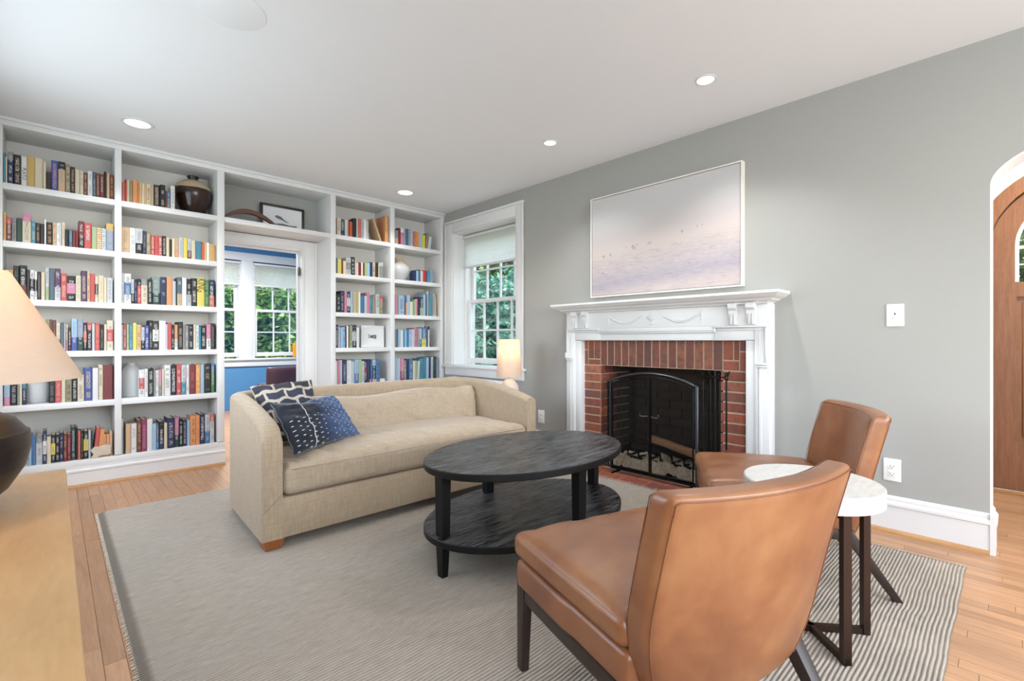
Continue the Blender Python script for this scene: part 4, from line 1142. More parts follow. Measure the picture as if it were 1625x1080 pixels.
for (a, b, s) in [(.105, .47, 1.2), (.16, .475, 1.1), (.33, .515, 1.3), (.345, .50, .8), (.36, .53, .7), (.44, .525, .8), (.455, .525, .8), (.66, .575, 1.0), (.75, .595, .6), (.78, .6, .5), (.28, .52, .6)]:
    yy = py1 - a * (py1 - py0); zz = pz0 + b * (pz1 - pz0) - .06 + .02 * a
    box(bm, PX + .0035, PX + .004, yy - .0022 * s, yy + .0022 * s, zz - .014 * s, zz + .014 * s)
    box(bm, PX + .0035, PX + .004, yy - .012 * s, yy + .012 * s, zz + .0 * s, zz + .004 * s)
yy = py1 - .1 * (py1 - py0)
prism(bm, [(yy - .018, 1.575), (yy, 1.583), (yy + .018, 1.576), (yy, 1.573)], PX + .0035, PX + .004, 0)
fin('painted_figures', bm, plain('muted_violet_paint', '8e8793', .7), cv)

# ------------------------------------------------------------------ electrical plates
def plate(name, y, z, label, cat, kind):
    t_ = thing(name, (XB, y, z), 0, label, cat, 'electrical plates on the grey wall')
    B('cover_plate', 'plastic', (XB - .007, XB, y - .038, y + .038, z - .06, z + .06), t_, bev=.003)
    if kind == 'outlet':
        for dz in (-.02, .02):
            r_ = B('receptacle', 'plastic', (XB - .010, XB - .006, y - .017, y + .017, z + dz - .0155, z + dz + .0155), t_, bev=.003)
            B('slots', 'slot', [(XB - .0108, XB - .0098, y - .008, y - .006, z + dz - .003, z + dz + .007), (XB - .0108, XB - .0098, y + .006, y + .008, z + dz - .003, z + dz + .007), (XB - .0108, XB - .0098, y - .002, y + .002, z + dz - .010, z + dz - .006)], r_)
    else:
        B('rocker', 'plastic', (XB - .011, XB - .006, y - .011, y + .011, z - .02, z + .02), t_, bev=.003)
        B('toggle', 'slot', (XB - .014, XB - .010, y - .003, y + .003, z + .002, z + .012), t_)
plate('light_switch', .444, 1.169, 'white light switch plate on the grey wall beside the arch', 'switch', 's')
plate('wall_outlet', .457, .334, 'white duplex outlet low on the wall behind the far armchair', 'outlet', 'outlet')
plate('wall_outlet', 3.04, .327, 'white duplex outlet low on the wall right of the sofa', 'outlet', 'outlet')

# ------------------------------------------------------------------ ceiling fittings
def downlight(x, y, r, e, label, spot=R(120), soft=.06):
    t_ = thing('recessed_light', (x, y, CH), 0, label, 'ceiling light', 'recessed ceiling lights')
    bm = bmesh.new(); lathe(bm, [(r * .78, 0), (r, 0), (r * .99, -.004), (r * .80, -.006), (r * .76, .002)], (x, y, CH - .0005), 36, cap=False); fin('trim_ring', bm, 'white', t_, 60)
    bm = bmesh.new(); lathe(bm, [(r * .77, 0), (r * .77, -.0015)], (x, y, CH - .001), 32); fin('lens', bm, 'lens', t_, 40)
    l = lamp('downlight_lamp', 'SPOT', (x, y, CH - .015), e, (.98, .985, 1), spot_size=spot, spot_blend=.7, shadow_soft_size=soft)
    l.parent = t_; l.matrix_parent_inverse = WM[t_].inverted()
downlight(.41, 4.09, .09, 26, 'large round recessed light nearest the leftmost bookcase bay')
downlight(2.52, 4.17, .09, 24, 'round recessed light near the corner by the rightmost bookcase bay')
downlight(2.662, 2.378, .055, 34, 'small recessed light above the left end of the mantel')
downlight(2.652, 1.2, .058, 40, 'small recessed light nearest the camera, right of the painting', soft=.03)
bm = bmesh.new(); lathe(bm, [(.14, 0), (.14, -.002), (.137, -.003)], (.57, 2.405, CH), 64)
fin('ceiling_cover_plate', bm, 'ceil', None, 40, origin=(.57, 2.405, CH), label='faint flat white round cover plate flush on the ceiling', cat='cover plate')

# ------------------------------------------------------------------ rug
bm = bmesh.new()
nx = 70
rows = int((RUG[3] - RUG[2]) / .0128)
pr = (RUG[3] - RUG[2]) / rows
prev = None
for j in range(rows * 4 + 1):
    y = RUG[2] + pr * j / 4
    ph = (j % 4)
    z = (.0092, .0125, .0138, .0125)[ph]
    if j == 0 or j == rows * 4: z = .002
    line = []
    for i in range(nx + 1):
        x = RUG[0] + (RUG[1] - RUG[0]) * i / nx
        wob = .006 * noise.noise(Vector((x * 5, y * 1.7, 0))) + .0022 * noise.noise(Vector((x * 22, y * 9, 3)))
        if i in (0, nx): x += .004 * noise.noise(Vector((j * .4, i, 5)))
        line.append(bm.verts.new((x, y + wob, (z if 0 < i < nx else .002) + .0012 * noise.noise(Vector((x * 30, y * 60, 9))))))
    if prev:
        for a in range(nx): bm.faces.new([prev[a], prev[a + 1], line[a + 1], line[a]])
    prev = line
rug = thing('area_rug', ((RUG[0] + RUG[1]) / 2, (RUG[2] + RUG[3]) / 2, 0), 0, 'large flat woven ribbed rug in pale grey and beige under the furniture', 'rug')
fin('woven_field', bm, 'rug', rug, 180)
for xe, s in ((RUG[0], -1), (RUG[1], 1)):
    bm = bmesh.new()
    y = RUG[2] + .01
    while y < RUG[3]:
        l = rk.uniform(.004, .011); a = rk.uniform(-.008, .008)
        tube(bm, [(xe - s * .004, y, .006), (xe + s * l * .6, y + a * .5, .004), (xe + s * l, y + a, .0025)], .0016, 4)
        y += .013
    fin('fringe', bm, 'fringe', rug, kind='stuff')

# ------------------------------------------------------------------ sofa
ZR = .013
so = thing('sofa', (1.66, 2.9, ZR), 0, 'beige linen sofa with one long bench seat cushion facing the coffee table', 'sofa')
def hprof(y, right=False):
    if right: return max(hprof(y), .612 + min(.012, (y - 2.465) * .8) + .04 * (y - 2.465)) if y < 2.7 else hprof(y)
    pts = [(2.465, .56), (2.475, .592), (2.5, .618), (2.56, .640), (2.68, .664), (2.8, .686), (2.95, .706), (3.1, .72), (3.4, .728)]
    if y <= pts[0][0]: return pts[0][1]
    for (a, b), (c, d) in zip(pts, pts[1:]):
        if y <= c: return b + (d - b) * (y - a) / (c - a)
    return pts[-1][1]
# tub body swept round arms and back
cl_ = []
def lerp(a, b, t): return a + (b - a) * t
path = []
for i in range(17): t = i / 16; path.append((lerp(.762, .795, t), lerp(2.468, 3.16, t ** 1.0 if i else 0)))
for i in range(1, 9): a = PI - PI / 2 * i / 8; path.append((.915 + .12 * math.cos(a), 3.16 + .12 * math.sin(a)))
for i in range(1, 16): path.append((lerp(.915, 2.42, i / 15), 3.28))
for i in range(1, 9): a = PI / 2 - PI / 2 * i / 8; path.append((2.42 + .12 * math.cos(a), 3.16 + .12 * math.sin(a)))
for i in range(1, 17): t = i / 16; path.append((lerp(2.54, 2.556, t), lerp(3.16, 2.468, t)))
def sweep(path, name, hw=.047):
    bm = bmesh.new()
    rings = []
    N = len(path)
    for i, p in enumerate(path):
        a = Vector(path[max(0, i - 1)]); b = Vector(path[min(N - 1, i + 1)])
        d = (b - a).normalized(); s = Vector((d.y, -d.x))
        H = hprof(p[1], p[0] > 2.3)
        prof = [(-hw, .068), (-hw, .25), (-hw, .45), (-hw, H - .034)]
        for k in range(1, 8):
            t = PI - PI * k / 8
            prof.append((hw * math.cos(t), H - .034 + .034 * math.sin(t)))
        prof += [(hw, H - .034), (hw, .45), (hw, .25), (hw, .068)]
        rings.append([bm.verts.new((p[0] + s.x * o, p[1] + s.y * o, z + .0015 * noise.noise(Vector((p[0] * 6, p[1] * 6, z * 8))))) for o, z in prof])
    for a, b in zip(rings, rings[1:]):
        for k in range(len(a) - 1): bm.faces.new([a[k], a[k + 1], b[k + 1], b[k]])
        bm.faces.new([a[-1], a[0], b[0], b[-1]])
    bm.faces.new(rings[0][::-1]); bm.faces.new(rings[-1])
    return fin(name, bm, 'linen', so, 50)
sweep(path[:20], 'left_arm'); sweep(path[19:-19], 'back'); sweep(path[-20:], 'right_arm')
bm = bmesh.new()
prism(bm, [(.717, 2.470), (2.602, 2.470), (2.585, 3.18), (2.55, 3.28), (2.44, 3.318), (.90, 3.318), (.79, 3.28), (.752, 3.18)], .066, .262, 2)
fin('seat_base', bm, 'linen', so, 40, bev=.008)
bm = bmesh.new()
for x0, x1 in ((.718, .806),): tube(bm, [(x0, 2.466, .20), (.806, 2.466, .285)], .0015, 5)
fin('mitre_seam', bm, plain('shadowed_seam', '92826b', .9), so)
def seatfn(p, q):
    x, y, z = p
    if z > 0:
        cr = (1 - abs(q[0]) ** 4) * (1 - max(0, -q[1]) ** 6)
        z += .045 * cr
        z += .034 * noise.noise(Vector((x * 21 + y * 9, y * 3.0, 1))) * (1 - abs(q[1]) ** 8) * (.12 + .88 * max(0, -q[1]) ** 1.2)
        z += .006 * noise.noise(Vector((x * 34 + 9 * y, y * 8, 4)))
    else: y -= 0
    y -= .006 * math.sin(q[0] * 3) * (1 if q[1] < -.5 else 0)
    return (x, y, z)
bm = bmesh.new(); rbox(bm, .846, .318, .075, .042, 110, seatfn, (1.659, 2.775, .34)); fin('seat_cushion', bm, 'linen2', so, 180)
bm = bmesh.new()
cor = [(.83, 2.50), (2.49, 2.50)]
tube(bm, [(.85, 2.462, .398), (1.2, 2.452, .402), (1.66, 2.448, .404), (2.1, 2.452, .402), (2.47, 2.462, .398)], .0035, 6)
fin('piping', bm, 'linen2', so, 60)
def bolfn(p, q):
    x, y, z = p
    e = 1 - .38 * abs(q[0]) ** 8
    y *= e
    z = z * (1 - .10 * abs(q[0]) ** 6 * (1 if q[2] < 0 else -.25)) + .012 * math.sin(q[0] * 5)
    w = noise.noise(Vector((x * 9 + z * 14, z * 5, 2)))
    w2 = noise.noise(Vector((x * 20 + z * 26, z * 5, 7)))
    y += (.018 * w + .020 * w2 * max(0, .3 + .7 * q[2])) * (1 if q[1] < 0 else .3)
    y -= .02 * (1 - q[2] ** 2) * (1 if q[1] < 0 else 0)
    y += z * .22
    if q[0] > .8 and q[2] > .6: z += .03 * (q[0] - .8) * 5 * (q[2] - .6) / .4
    return (x, y, z)
bm = bmesh.new(); rbox(bm, .69, .085, .135, .06, 80, bolfn, (1.80, 3.085, .525)); bo = fin('bolster', bm, 'linen2', so, 180)
for (x, y) in ((.775, 2.53), (2.54, 2.53), (.82, 3.24), (2.50, 3.24)):
    bm = bmesh.new()
    v = [bm.verts.new((x + sx * w, y + sy * w, z)) for z, w in ((ZR + .001, .036), (.066, .05)) for sx, sy in ((-1, -1), (1, -1), (1, 1), (-1, 1))]
    for f in ((0, 1, 2, 3), (4, 5, 6, 7), (0, 1, 5, 4), (1, 2, 6, 5), (2, 3, 7, 6), (3, 0, 4, 7)): bm.faces.new([v[i] for i in f])
    fin('foot', bm, 'sofaleg', so, bev=.003)

# throw pillows
def mudcloth():
    g = G('mudcloth_pattern')
    tc = g.node('ShaderNodeTexCoord')
    mp = g.node('ShaderNodeMapping'); g.t.links.new(tc.outputs['UV'], mp.inputs[0])
    mp.inputs['Scale'].default_value = (1, 1, 1)
    x, z, y = g.sep(mp.outputs[0])
    cb = g.node('ShaderNodeCombineXYZ')
    nx_ = g.noise(mp.outputs[0], 9, 2)
    g.put(cb.inputs[0], g.math('ADD', x, g.math('MULTIPLY', nx_, .03))); g.put(cb.inputs[1], g.math('ADD', g.math('ADD', z, g.math('MULTIPLY', g.math('SINE', g.math('MULTIPLY', x, 52.0)), .006)), g.math('MULTIPLY', nx_, .03)))
    br = g.node('ShaderNodeTexBrick')
    g.put(br.inputs['Vector'], cb.outputs[0])
    for k, v in (('Scale', 1), ('Brick Width', .135), ('Row Height', .072), ('Mortar Size', .011), ('Mortar Smooth', .25)): br.inputs[k].default_value = v
    br.inputs['Color1'].default_value = (*srgb('2d2d3a'), 1); br.inputs['Color2'].default_value = (*srgb('2f2622'), 1); br.inputs['Mortar'].default_value = (*srgb('c9bda8'), 1)
    h = g.noise(mp.outputs[0], 120, 3, .7)
    c = g.mix(g.math('MULTIPLY', h, .35), br.outputs[0], srgb('5a6478'))
    g.bump(br.outputs[1], -.4, .004)
    return g.set(c, .95)
def indigo():
    g = G('indigo_stitched')
    tc = g.node('ShaderNodeTexCoord')
    x, z, y = g.sep(tc.outputs['UV'])
    n = g.noise(tc.outputs['UV'], 5, 4, .6)
    f = g.math('ADD', g.math('MULTIPLY', x, 2.6), g.math('MULTIPLY', n, .9))
    base = g.ramp(f, [(.28, srgb('1a1d28')), (.46, srgb('263553')), (.8, srgb('3c5680'))])
    def grid(px, pz, off, r):
        fx = g.math('SUBTRACT', g.math('FRACT', g.math('ADD', g.math('DIVIDE', x, px), off)), .5)
        row = g.math('MODULO', g.math('FLOOR', g.math('ADD', g.math('DIVIDE', x, px), off + 20)), 2.0)
        fz = g.math('SUBTRACT', g.math('FRACT', g.math('ADD', g.math('ADD', g.math('DIVIDE', z, pz), 20.0), g.math('MULTIPLY', row, .5))), .5)
        d = g.math('ADD', g.math('POWER', g.math('MULTIPLY', fx, px / r[0]), 2.0), g.math('POWER', g.math('MULTIPLY', fz, pz / r[1]), 2.0))
        return g.math('LESS_THAN', d, 1.0)
    dots = g.math('MULTIPLY', grid(.03, .034, .2, (.0035, .0035)), g.math('GREATER_THAN', x, .035))
    dash = g.math('MULTIPLY', grid(.042, .03, .0, (.009, .0025)), g.math('MULTIPLY', g.math('LESS_THAN', x, -.02), g.math('LESS_THAN', z, .03)))
    l1 = g.math('LESS_THAN', g.math('ABSOLUTE', g.math('ADD', x, .115)), .003)
    l2 = g.math('LESS_THAN', g.math('ABSOLUTE', g.math('SUBTRACT', x, .07)), .0025)
    m = g.math('MINIMUM', g.math('ADD', g.math('ADD', dots, dash), l1), 1.0)
    c = g.mix(g.math('MULTIPLY', m, .85), base, srgb('d9dde2'))
    c = g.mix(g.math('MULTIPLY', l2, .6), c, srgb('6d6a63'))
    return g.set(c, .9, Sheen_Weight=.2)
MT['mudcloth'] = mudcloth(); MT['indigo'] = indigo()
def pillow(name, m, C4, W_, H_, T_, label, pinch=.05, dip=0, edgecol='9a958c'):
    """C4 = bottom-left, bottom-right, top-right, top-left corners in the room"""
    bl, br, tr, tl = [Vector(c) for c in C4]
    cen = (bl + br + tr + tl) / 4
    nrm = (br + tr - bl - tl).cross(tl + tr - bl - br).normalized()
    bm = bmesh.new(); uvl = bm.loops.layers.uv.new('UVMap')
    N = 40
    def base(u, v):
        u2 = u * (1 - pinch * (1 - v * v) * u * u); v2 = v * (1 - pinch * 1.2 * (1 - u * u) * v * v)
        if v > 0: v2 -= dip * math.exp(-((u + .25) / .35) ** 2) * v
        a, b = (u2 + 1) / 2, (v2 + 1) / 2
        return bl * (1 - a) * (1 - b) + br * a * (1 - b) + tr * a * b + tl * (1 - a) * b
    vs, uv = {}, {}
    for s_ in (-1, 1):
        for i in range(N + 1):
            for j in range(N + 1):
                u, v = math.sin((-1 + 2 * i / N) * PI / 2), math.sin((-1 + 2 * j / N) * PI / 2)
                uv[(i, j)] = (u * W_ / 2, v * H_ / 2)
                if s_ > 0 and (i in (0, N) or j in (0, N)): vs[(s_, i, j)] = vs[(-1, i, j)]; continue
                e = max(0, 1 - abs(u) ** 2.4) * max(0, 1 - abs(v) ** 2.4)
                th = e ** .5 * T_ / 2
                wr = .014 * noise.noise(Vector((u * 3 + v * 2.5, v * 3.5, T_ * 40 + s_))) + .010 * noise.noise(Vector((u * 8 - v * 4, v * 6, s_ + T_ * 9)))
                vs[(s_, i, j)] = bm.verts.new(base(u, v) - cen + nrm * s_ * (th + wr * min(1, e * 6)))
    for s_ in (-1, 1):
        for i in range(N):
            for j in range(N):
                k = [(i, j), (i + 1, j), (i + 1, j + 1), (i, j + 1)]
                if s_ < 0: k = k[::-1]
                f = bm.faces.new([vs[(s_, *q)] for q in k])
                for l, q in zip(f.loops, k): l[uvl].uv = uv[q]
    o = fin(name, bm, m, None, 180, label=label, cat='pillow')
    o.location = cen
    bm = bmesh.new()
    pts = []
    for k in range(80):
        t = k / 80 * 4
        sd, f = int(t), t - int(t)
        u, v = [(-1 + 2 * f, -1), (1, -1 + 2 * f), (1 - 2 * f, 1), (-1, 1 - 2 * f)][sd]
        pts.append(base(u, v) - cen + nrm * .003 * math.sin(k * 5) + (tl - bl) * .006 * math.sin(k * 3))
    tube(bm, pts, .0026, 5, True)
    e = fin('edge_stitching', bm, plain(name + '_edge', edgecol, .95), None, 60)
    e.parent = o
    return o
pillow('throw_pillow', 'mudcloth', [(.885, 2.86, .455), (1.16, 2.84, .46), (1.185, 3.09, .785), (.835, 3.10, .762)], .42, .40, .11, 'dark throw pillow with cream chain-like outlines in the sofa corner', .03, 0, 'b5a995')
pillow('throw_pillow', 'indigo', [(.875, 2.50, .455), (1.36, 2.775, .462), (1.235, 2.875, .70), (.835, 2.73, .695)], .52, .34, .13, 'indigo blue throw pillow with white stitched dots in front of the cream-outlined one', .05, .13, '70757c')

# ------------------------------------------------------------------ coffee table
TX, TY, TA, TB, TZ, TS = 1.753, 1.708, .58, .39, .485, .19
ct = thing('coffee_table', (TX, TY, ZR), 0, 'oval black oak coffee table with lower shelf, on the rug before the sofa', 'table')
def oval(z0, z1, a, b, bv=.004):
    bm = bmesh.new()
    n = 96
    lev = [(z0, bv), (z0 + bv, 0), (z1 - bv, 0), (z1, bv)]
    rings = [[bm.verts.new((TX + (a - o) * math.cos(2 * PI * i / n), TY + (b - o) * math.sin(2 * PI * i / n), z)) for i in range(n)] for z, o in lev]
    for p, q in zip(rings, rings[1:]):
        for i in range(n): bm.faces.new([p[i], p[(i + 1) % n], q[(i + 1) % n], q[i]])
    bm.faces.new(rings[0][::-1]); bm.faces.new(rings[-1])
    return bm
for nm, z in (('tabletop', TZ), ('lower_shelf', TS)):
    o = fin(nm, oval(z - .032, z, TA, TB), 'tabletop', ct, 30)
    o.data.materials.append(MT['tableleg'])
    for p in o.data.polygons:
        if abs(p.normal.z) < .9: p.material_index = 1  # edges keep the plain dark colour, without the sheen painted on the flat faces
for (dx, dy, rx, ry) in ((-TA + .045, 0, .020, .024), (TA - .045, 0, .020, .024), (0, TB - .07, .024, .020), (0, -TB + .07, .024, .020)):
    bm = bmesh.new()
    def lg(z0, w0, z1, w1):
        v = [bm.verts.new((TX + dx + sx * rx * w, TY + dy + sy * ry * w, z)) for z, w in ((z0, w0), (z1, w1)) for sx, sy in ((-1, -1), (1, -1), (1, 1), (-1, 1))]
        for f in ((0, 1, 2, 3), (4, 5, 6, 7), (0, 1, 5, 4), (1, 2, 6, 5), (2, 3, 7, 6), (3, 0, 4, 7)): bm.faces.new([v[i] for i in f])
    lg(ZR + .001, .72, TS - .031, 1); lg(TS - .001, 1, TZ - .031, 1.15)
    fin('leg', bm, 'tableleg', ct)
B('apron', 'tabletop', [(TX - TA + .07, TX + TA - .07, TY - .015, TY + .015, TZ - .06, TZ - .031), (TX - .015, TX + .015, TY - TB + .09, TY + TB - .09, TZ - .06, TZ - .031)], ct)

# ------------------------------------------------------------------ armchairs
def make_chair():
    t_ = thing('leather_chair', (0, 0, 0), 0)
    def fl(nm, bm, m, par=t_, sm=180, **k): return fin(nm, bm, m, par, sm, local=True, **k)
    # seat base and cushion
    bm = bmesh.new(); rbox(bm, .285, .265, .045, .022, 16, lambda p, q: (p[0] * (1 - .02 * (q[1] < 0)), p[1], p[2]), (0, .055, .300)); fl('seat_base', bm, 'leather')
    def cf(p, q):
        x, y, z = p
        if z > 0:
            z += .028 * (1 - q[0] ** 4) * (1 - abs(q[1]) ** 4)
            z += .0045 * noise.noise(Vector((x * 12, y * 5, 3))) * 1.5
            z += .002 * noise.noise(Vector((x * 30, y * 12, 8)))
        return (x, y, z)
    bm = bmesh.new(); rbox(bm, .29, .268, .036, .026, 26, cf, (0, .062, .385)); cu_ = fl('seat_cushion', bm, 'leather')
    for zz in (.402,):
        bm = bmesh.new()
        pts = []
        hx, hy, rr_ = .287, .265, .03
        for cx_, cy_, a0 in ((hx - rr_, hy - rr_, 0), (-hx + rr_, hy - rr_, 90), (-hx + rr_, -hy + rr_, 180), (hx - rr_, -hy + rr_, 270)):
            for k in range(6):
                a = R(a0 + 90 * k / 5); pts.append((cx_ + rr_ * math.cos(a), .062 + cy_ + rr_ * math.sin(a), zz))
        tube(bm, pts, .0032, 6, True); fl('piping', bm, 'leather', cu_, 60)
    # curved reclined back
    def bf(p, q):
        x, y, z = p
        v = (q[2] + 1) / 2
        wd = 1 - .24 * max(0, 1 - v / .5) ** 2.0
        x *= wd
        y += .055 * (x / .29) ** 2
        y += -.250 - .115 * (v ** 1.25) + .02 * max(0, 1 - v / .3) ** 2
        z += .012 * (1 - abs(q[0]) ** 2) * (v > .8) * 0
        y += .004 * noise.noise(Vector((x * 6, z * 6, 2))) * (q[1] > 0)
        return (x, y, z)
    bm = bmesh.new(); rbox(bm, .291, .035, .258, .02, 26, bf, (.007, 0, .466)); bk = fl('backrest', bm, 'leather')
    def on_back(xn, zn, side):   # seam helper: points on the rear/front edge
        v = (zn + 1) / 2; wd = 1 - .24 * max(0, 1 - v / .5) ** 2
        x = xn * .289 * wd
        return (x + .007, side * .0355 + .055 * (x / .29) ** 2 - .250 - .115 * v ** 1.25 + .02 * max(0, 1 - v / .3) ** 2, .466 + zn * .258)
    for side in (-1, 1):
        bm = bmesh.new()
        pts = [on_back(-.975, -.93 + 1.86 * i / 16, side) for i in range(17)] + [on_back(-.94 + 1.88 * i / 16, .955, side) for i in range(17)] + [on_back(.975, .93 - 1.86 * i / 16, side) for i in range(17)]
        tube(bm, pts, .0014, 5); fl('seam', bm, 'seam', bk, 60)
    # wooden frame
    bm = bmesh.new()
    for d in [(-.278, -.248, -.22, .30, .222, .262), (.248, .278, -.22, .30, .222, .262), (-.248, .248, .262, .292, .222, .262), (-.248, .248, -.22, -.19, .222, .262)]: box(bm, *d, bev=.003)
    fl('frame_rail', bm, 'darkwood', sm=40)
    def leg(x, y0, y1, w0, w1, zt=.262):
        bm = bmesh.new()
        v = [bm.verts.new((x + sx * w / 2, y + sy * w * .62, z)) for z, w, y in ((0, w0, y1), (zt, w1, y0)) for sx, sy in ((-1, -1), (1, -1), (1, 1), (-1, 1))]
        for f in ((0, 1, 2, 3), (4, 5, 6, 7), (0, 1, 5, 4), (1, 2, 6, 5), (2, 3, 7, 6), (3, 0, 4, 7)): bm.faces.new([v[i] for i in f])
        fl('leg', bm, 'darkwood', sm=40, bev=.003)
    for sx in (-1, 1):
        leg(sx * .264, .292, .305, .026, .036, .29)
        leg(sx * .264, -.19, -.37, .026, .04)
    return t_
ch1 = make_chair()
ch2 = copy_tree(ch1)
ch1.location = (1.217, .687, ZR); ch1.rotation_euler = (0, 0, R(72.4 - 90))
meta(ch1, 'tan leather armless chair in the foreground, its curved back toward the camera', 'chair', 'tan leather armless chairs')
ch2.location = (2.429, .768, ZR); ch2.rotation_euler = (0, 0, R(120.1 - 90))
meta(ch2, 'tan leather armless chair by the wall outlet, beyond the white side table', 'chair', 'tan leather armless chairs')

# ------------------------------------------------------------------ side table between the chairs
SX, SY = 1.93, .497
stb = thing('side_table', (SX, SY, ZR), 0, 'round whitewashed side table on bronze metal legs between the chairs', 'table')
bm = bmesh.new(); lathe(bm, [(.205, 0), (.213, .004), (.213, .054), (.209, .058)], (SX, SY, .487), 64); fin('tabletop', bm, 'sidetop', stb, 40)
for ang in (-134, -50, 46, 130):
    bm = bmesh.new()
    a = R(ang); r1 = .19
    M = Matrix.Translation((SX, SY, 0)) @ Matrix.Rotation(a, 4, 'Z')
    box(bm, 0.0, r1, -.009, .009, ZR + .001, ZR + .023); box(bm, r1 - .022, r1, -.013, .013, ZR + .001, .487); box(bm, 0, r1 - .022, -.009, .009, .465, .487)
    bm.transform(M); fin('leg_frame', bm, 'bronze', stb)

# ------------------------------------------------------------------ console and its lamp
co = thing('console_cabinet', (-.21, .85, 0), 0, 'honey oak console cabinet along the left wall at the photo edge', 'cabinet')
cy0, cy1, cx0, cx1, cz = .22, 1.45, -.45, .02, .75
B('top', 'console', (cx0, cx1, cy0, cy1, cz - .028, cz), co, bev=.003)
B('side_panel', 'console', (cx0, cx1 - .004, cy1 - .026, cy1 - .004, .06, cz - .028), co)
B('side_panel', 'console', (cx0, cx1 - .004, cy0 + .004, cy0 + .026, .06, cz - .028), co)
B('carcass', 'console', (cx0, cx1 - .026, cy0 + .026, cy1 - .026, .06, cz - .028), co)
for i in range(3):
    w = (cy1 - cy0 - .056) / 3
    d_ = B('door', 'console', (cx1 - .026, cx1 - .006, cy0 + .029 + i * w, cy0 + .027 + (i + 1) * w - .002, .065, cz - .032), co, bev=.002)
    bm = bmesh.new(); lathe(bm, [(.006, 0), (.006, .012), (.012, .016), (.010, .024)], (0, 0, 0), 16)
    bm.transform(Matrix.Translation((cx1 - .006, cy0 + .06 + i * w, .42)) @ Matrix.Rotation(R(90), 4, 'Y')); fin('knob', bm, 'blackmetal', d_, 50)
for x in (cx0 + .03, cx1 - .04):
    for y in (cy0 + .04, cy1 - .04): B('foot', 'console', (x - .015, x + .015, y - .015, y + .015, 0.0005, .06), co)
def make_lamp(name, x, y, z0, base_prof, base_mat, neck, shade_dims, label, e, extra=None):
    t_ = thing(name, (x, y, z0), 0, label, 'lamp')
    bm = bmesh.new(); lathe(bm, base_prof, (x, y, z0 + .001), 56); fin('base', bm, base_mat, t_, 50)
    nz0, nz1, nr = neck
    bm = bmesh.new(); lathe(bm, [(nr * 1.6, nz0), (nr * 1.3, nz0 + .008), (nr, nz0 + .012), (nr, nz1)], (x, y, z0), 20); fin('neck', bm, 'grayceramic', t_, 50)
    r0, r1, za, zb = shade_dims
    bm = bmesh.new(); lathe(bm, [(r0, za), (r1, zb), (r1 - .003, zb), (r0 - .003, za), (r0, za)], (x, y, 0), 64, cap=False); sh = fin('shade', bm, 'shade', t_, 50)
    bm = bmesh.new()
    for k in range(3):
        a = 2 * PI * k / 3
        tube(bm, [(x, y, zb - .02), (x + (r1 - .002) * math.cos(a), y + (r1 - .002) * math.sin(a), zb - .006)], .0018, 5)
    fin('spider', bm, 'greymetal', sh)
    zl = za + (zb - za) * .55
    bm = bmesh.new(); lathe(bm, [(.008, -.035), (.012, -.02), (.028, .012), (.024, .03), (.008, .042)], (x, y, zl), 16); fin('bulb', bm, MT['bulb'], sh, 60)
    l = lamp('lamp_light', 'POINT', (x, y, zl + .05), e, (1, .78, .55), shadow_soft_size=.03)
    l.parent = t_; l.matrix_parent_inverse = WM[t_].inverted()
    return t_
MT['bulb'] = emis('warm_bulb', (1, .75, .5), 3)
make_lamp('table_lamp', -.165, 1.2, cz, [(.07, 0), (.08, .003), (.110, .03), (.130, .065), (.138, .10), (.136, .126), (.131, .129), (.118, .148), (.09, .163), (.055, .172), (.03, .175)], 'darkceramic', (.168, .24, .016),
          (.205, .112, .967, 1.150), 'table lamp with round dark ceramic base and cream cone shade on the console', 2.8)
make_lamp('table_lamp', 2.85, 3.02, .50, [(.04, 0), (.05, .002), (.07, .03), (.083, .075), (.085, .1), (.080, .14), (.062, .172), (.038, .192), (.015, .2)], 'pinkstone', (.196, .24, .01),
          (.110, .090, .722, 1.045), 'small lit table lamp with pale pink globe base behind the sofa arm', 2.3)
nt = thing('end_table', (2.86, 3.02, 0), 0, 'small dark round end table under the pink globe lamp', 'table')
bm = bmesh.new(); lathe(bm, [(.19, .475), (.2, .48), (.2, .497), (.197, .5)], (2.86, 3.02, 0), 40); fin('tabletop', bm, 'darkwood', nt, 40)
for k in range(3):
    a = R(90 + 120 * k)
    bm = bmesh.new(); tube(bm, [(2.86 + .15 * math.cos(a), 3.02 + .15 * math.sin(a), .478), (2.86 + .12 * math.cos(a), 3.02 + .12 * math.sin(a), .018)], .012, 8); fin('leg', bm, 'darkwood', nt, 50)

# ------------------------------------------------------------------ radiator under the window
rd_ = thing('radiator', (3.17, 3.85, 0), 0, 'white ribbed cast radiator under the window behind the sofa', 'radiator')
for i in range(18):
    y = 3.42 + i * .05
    bm = bmesh.new(); rbox(bm, .07, .021, .27, .018, 6, None, (3.165, y, .365)); fin('column', bm, 'white', rd_, 60)
for y in (3.42, 4.27):
    B('foot', 'white', (3.12, 3.21, y - .015, y + .015, .001, .1), rd_, bev=.003)

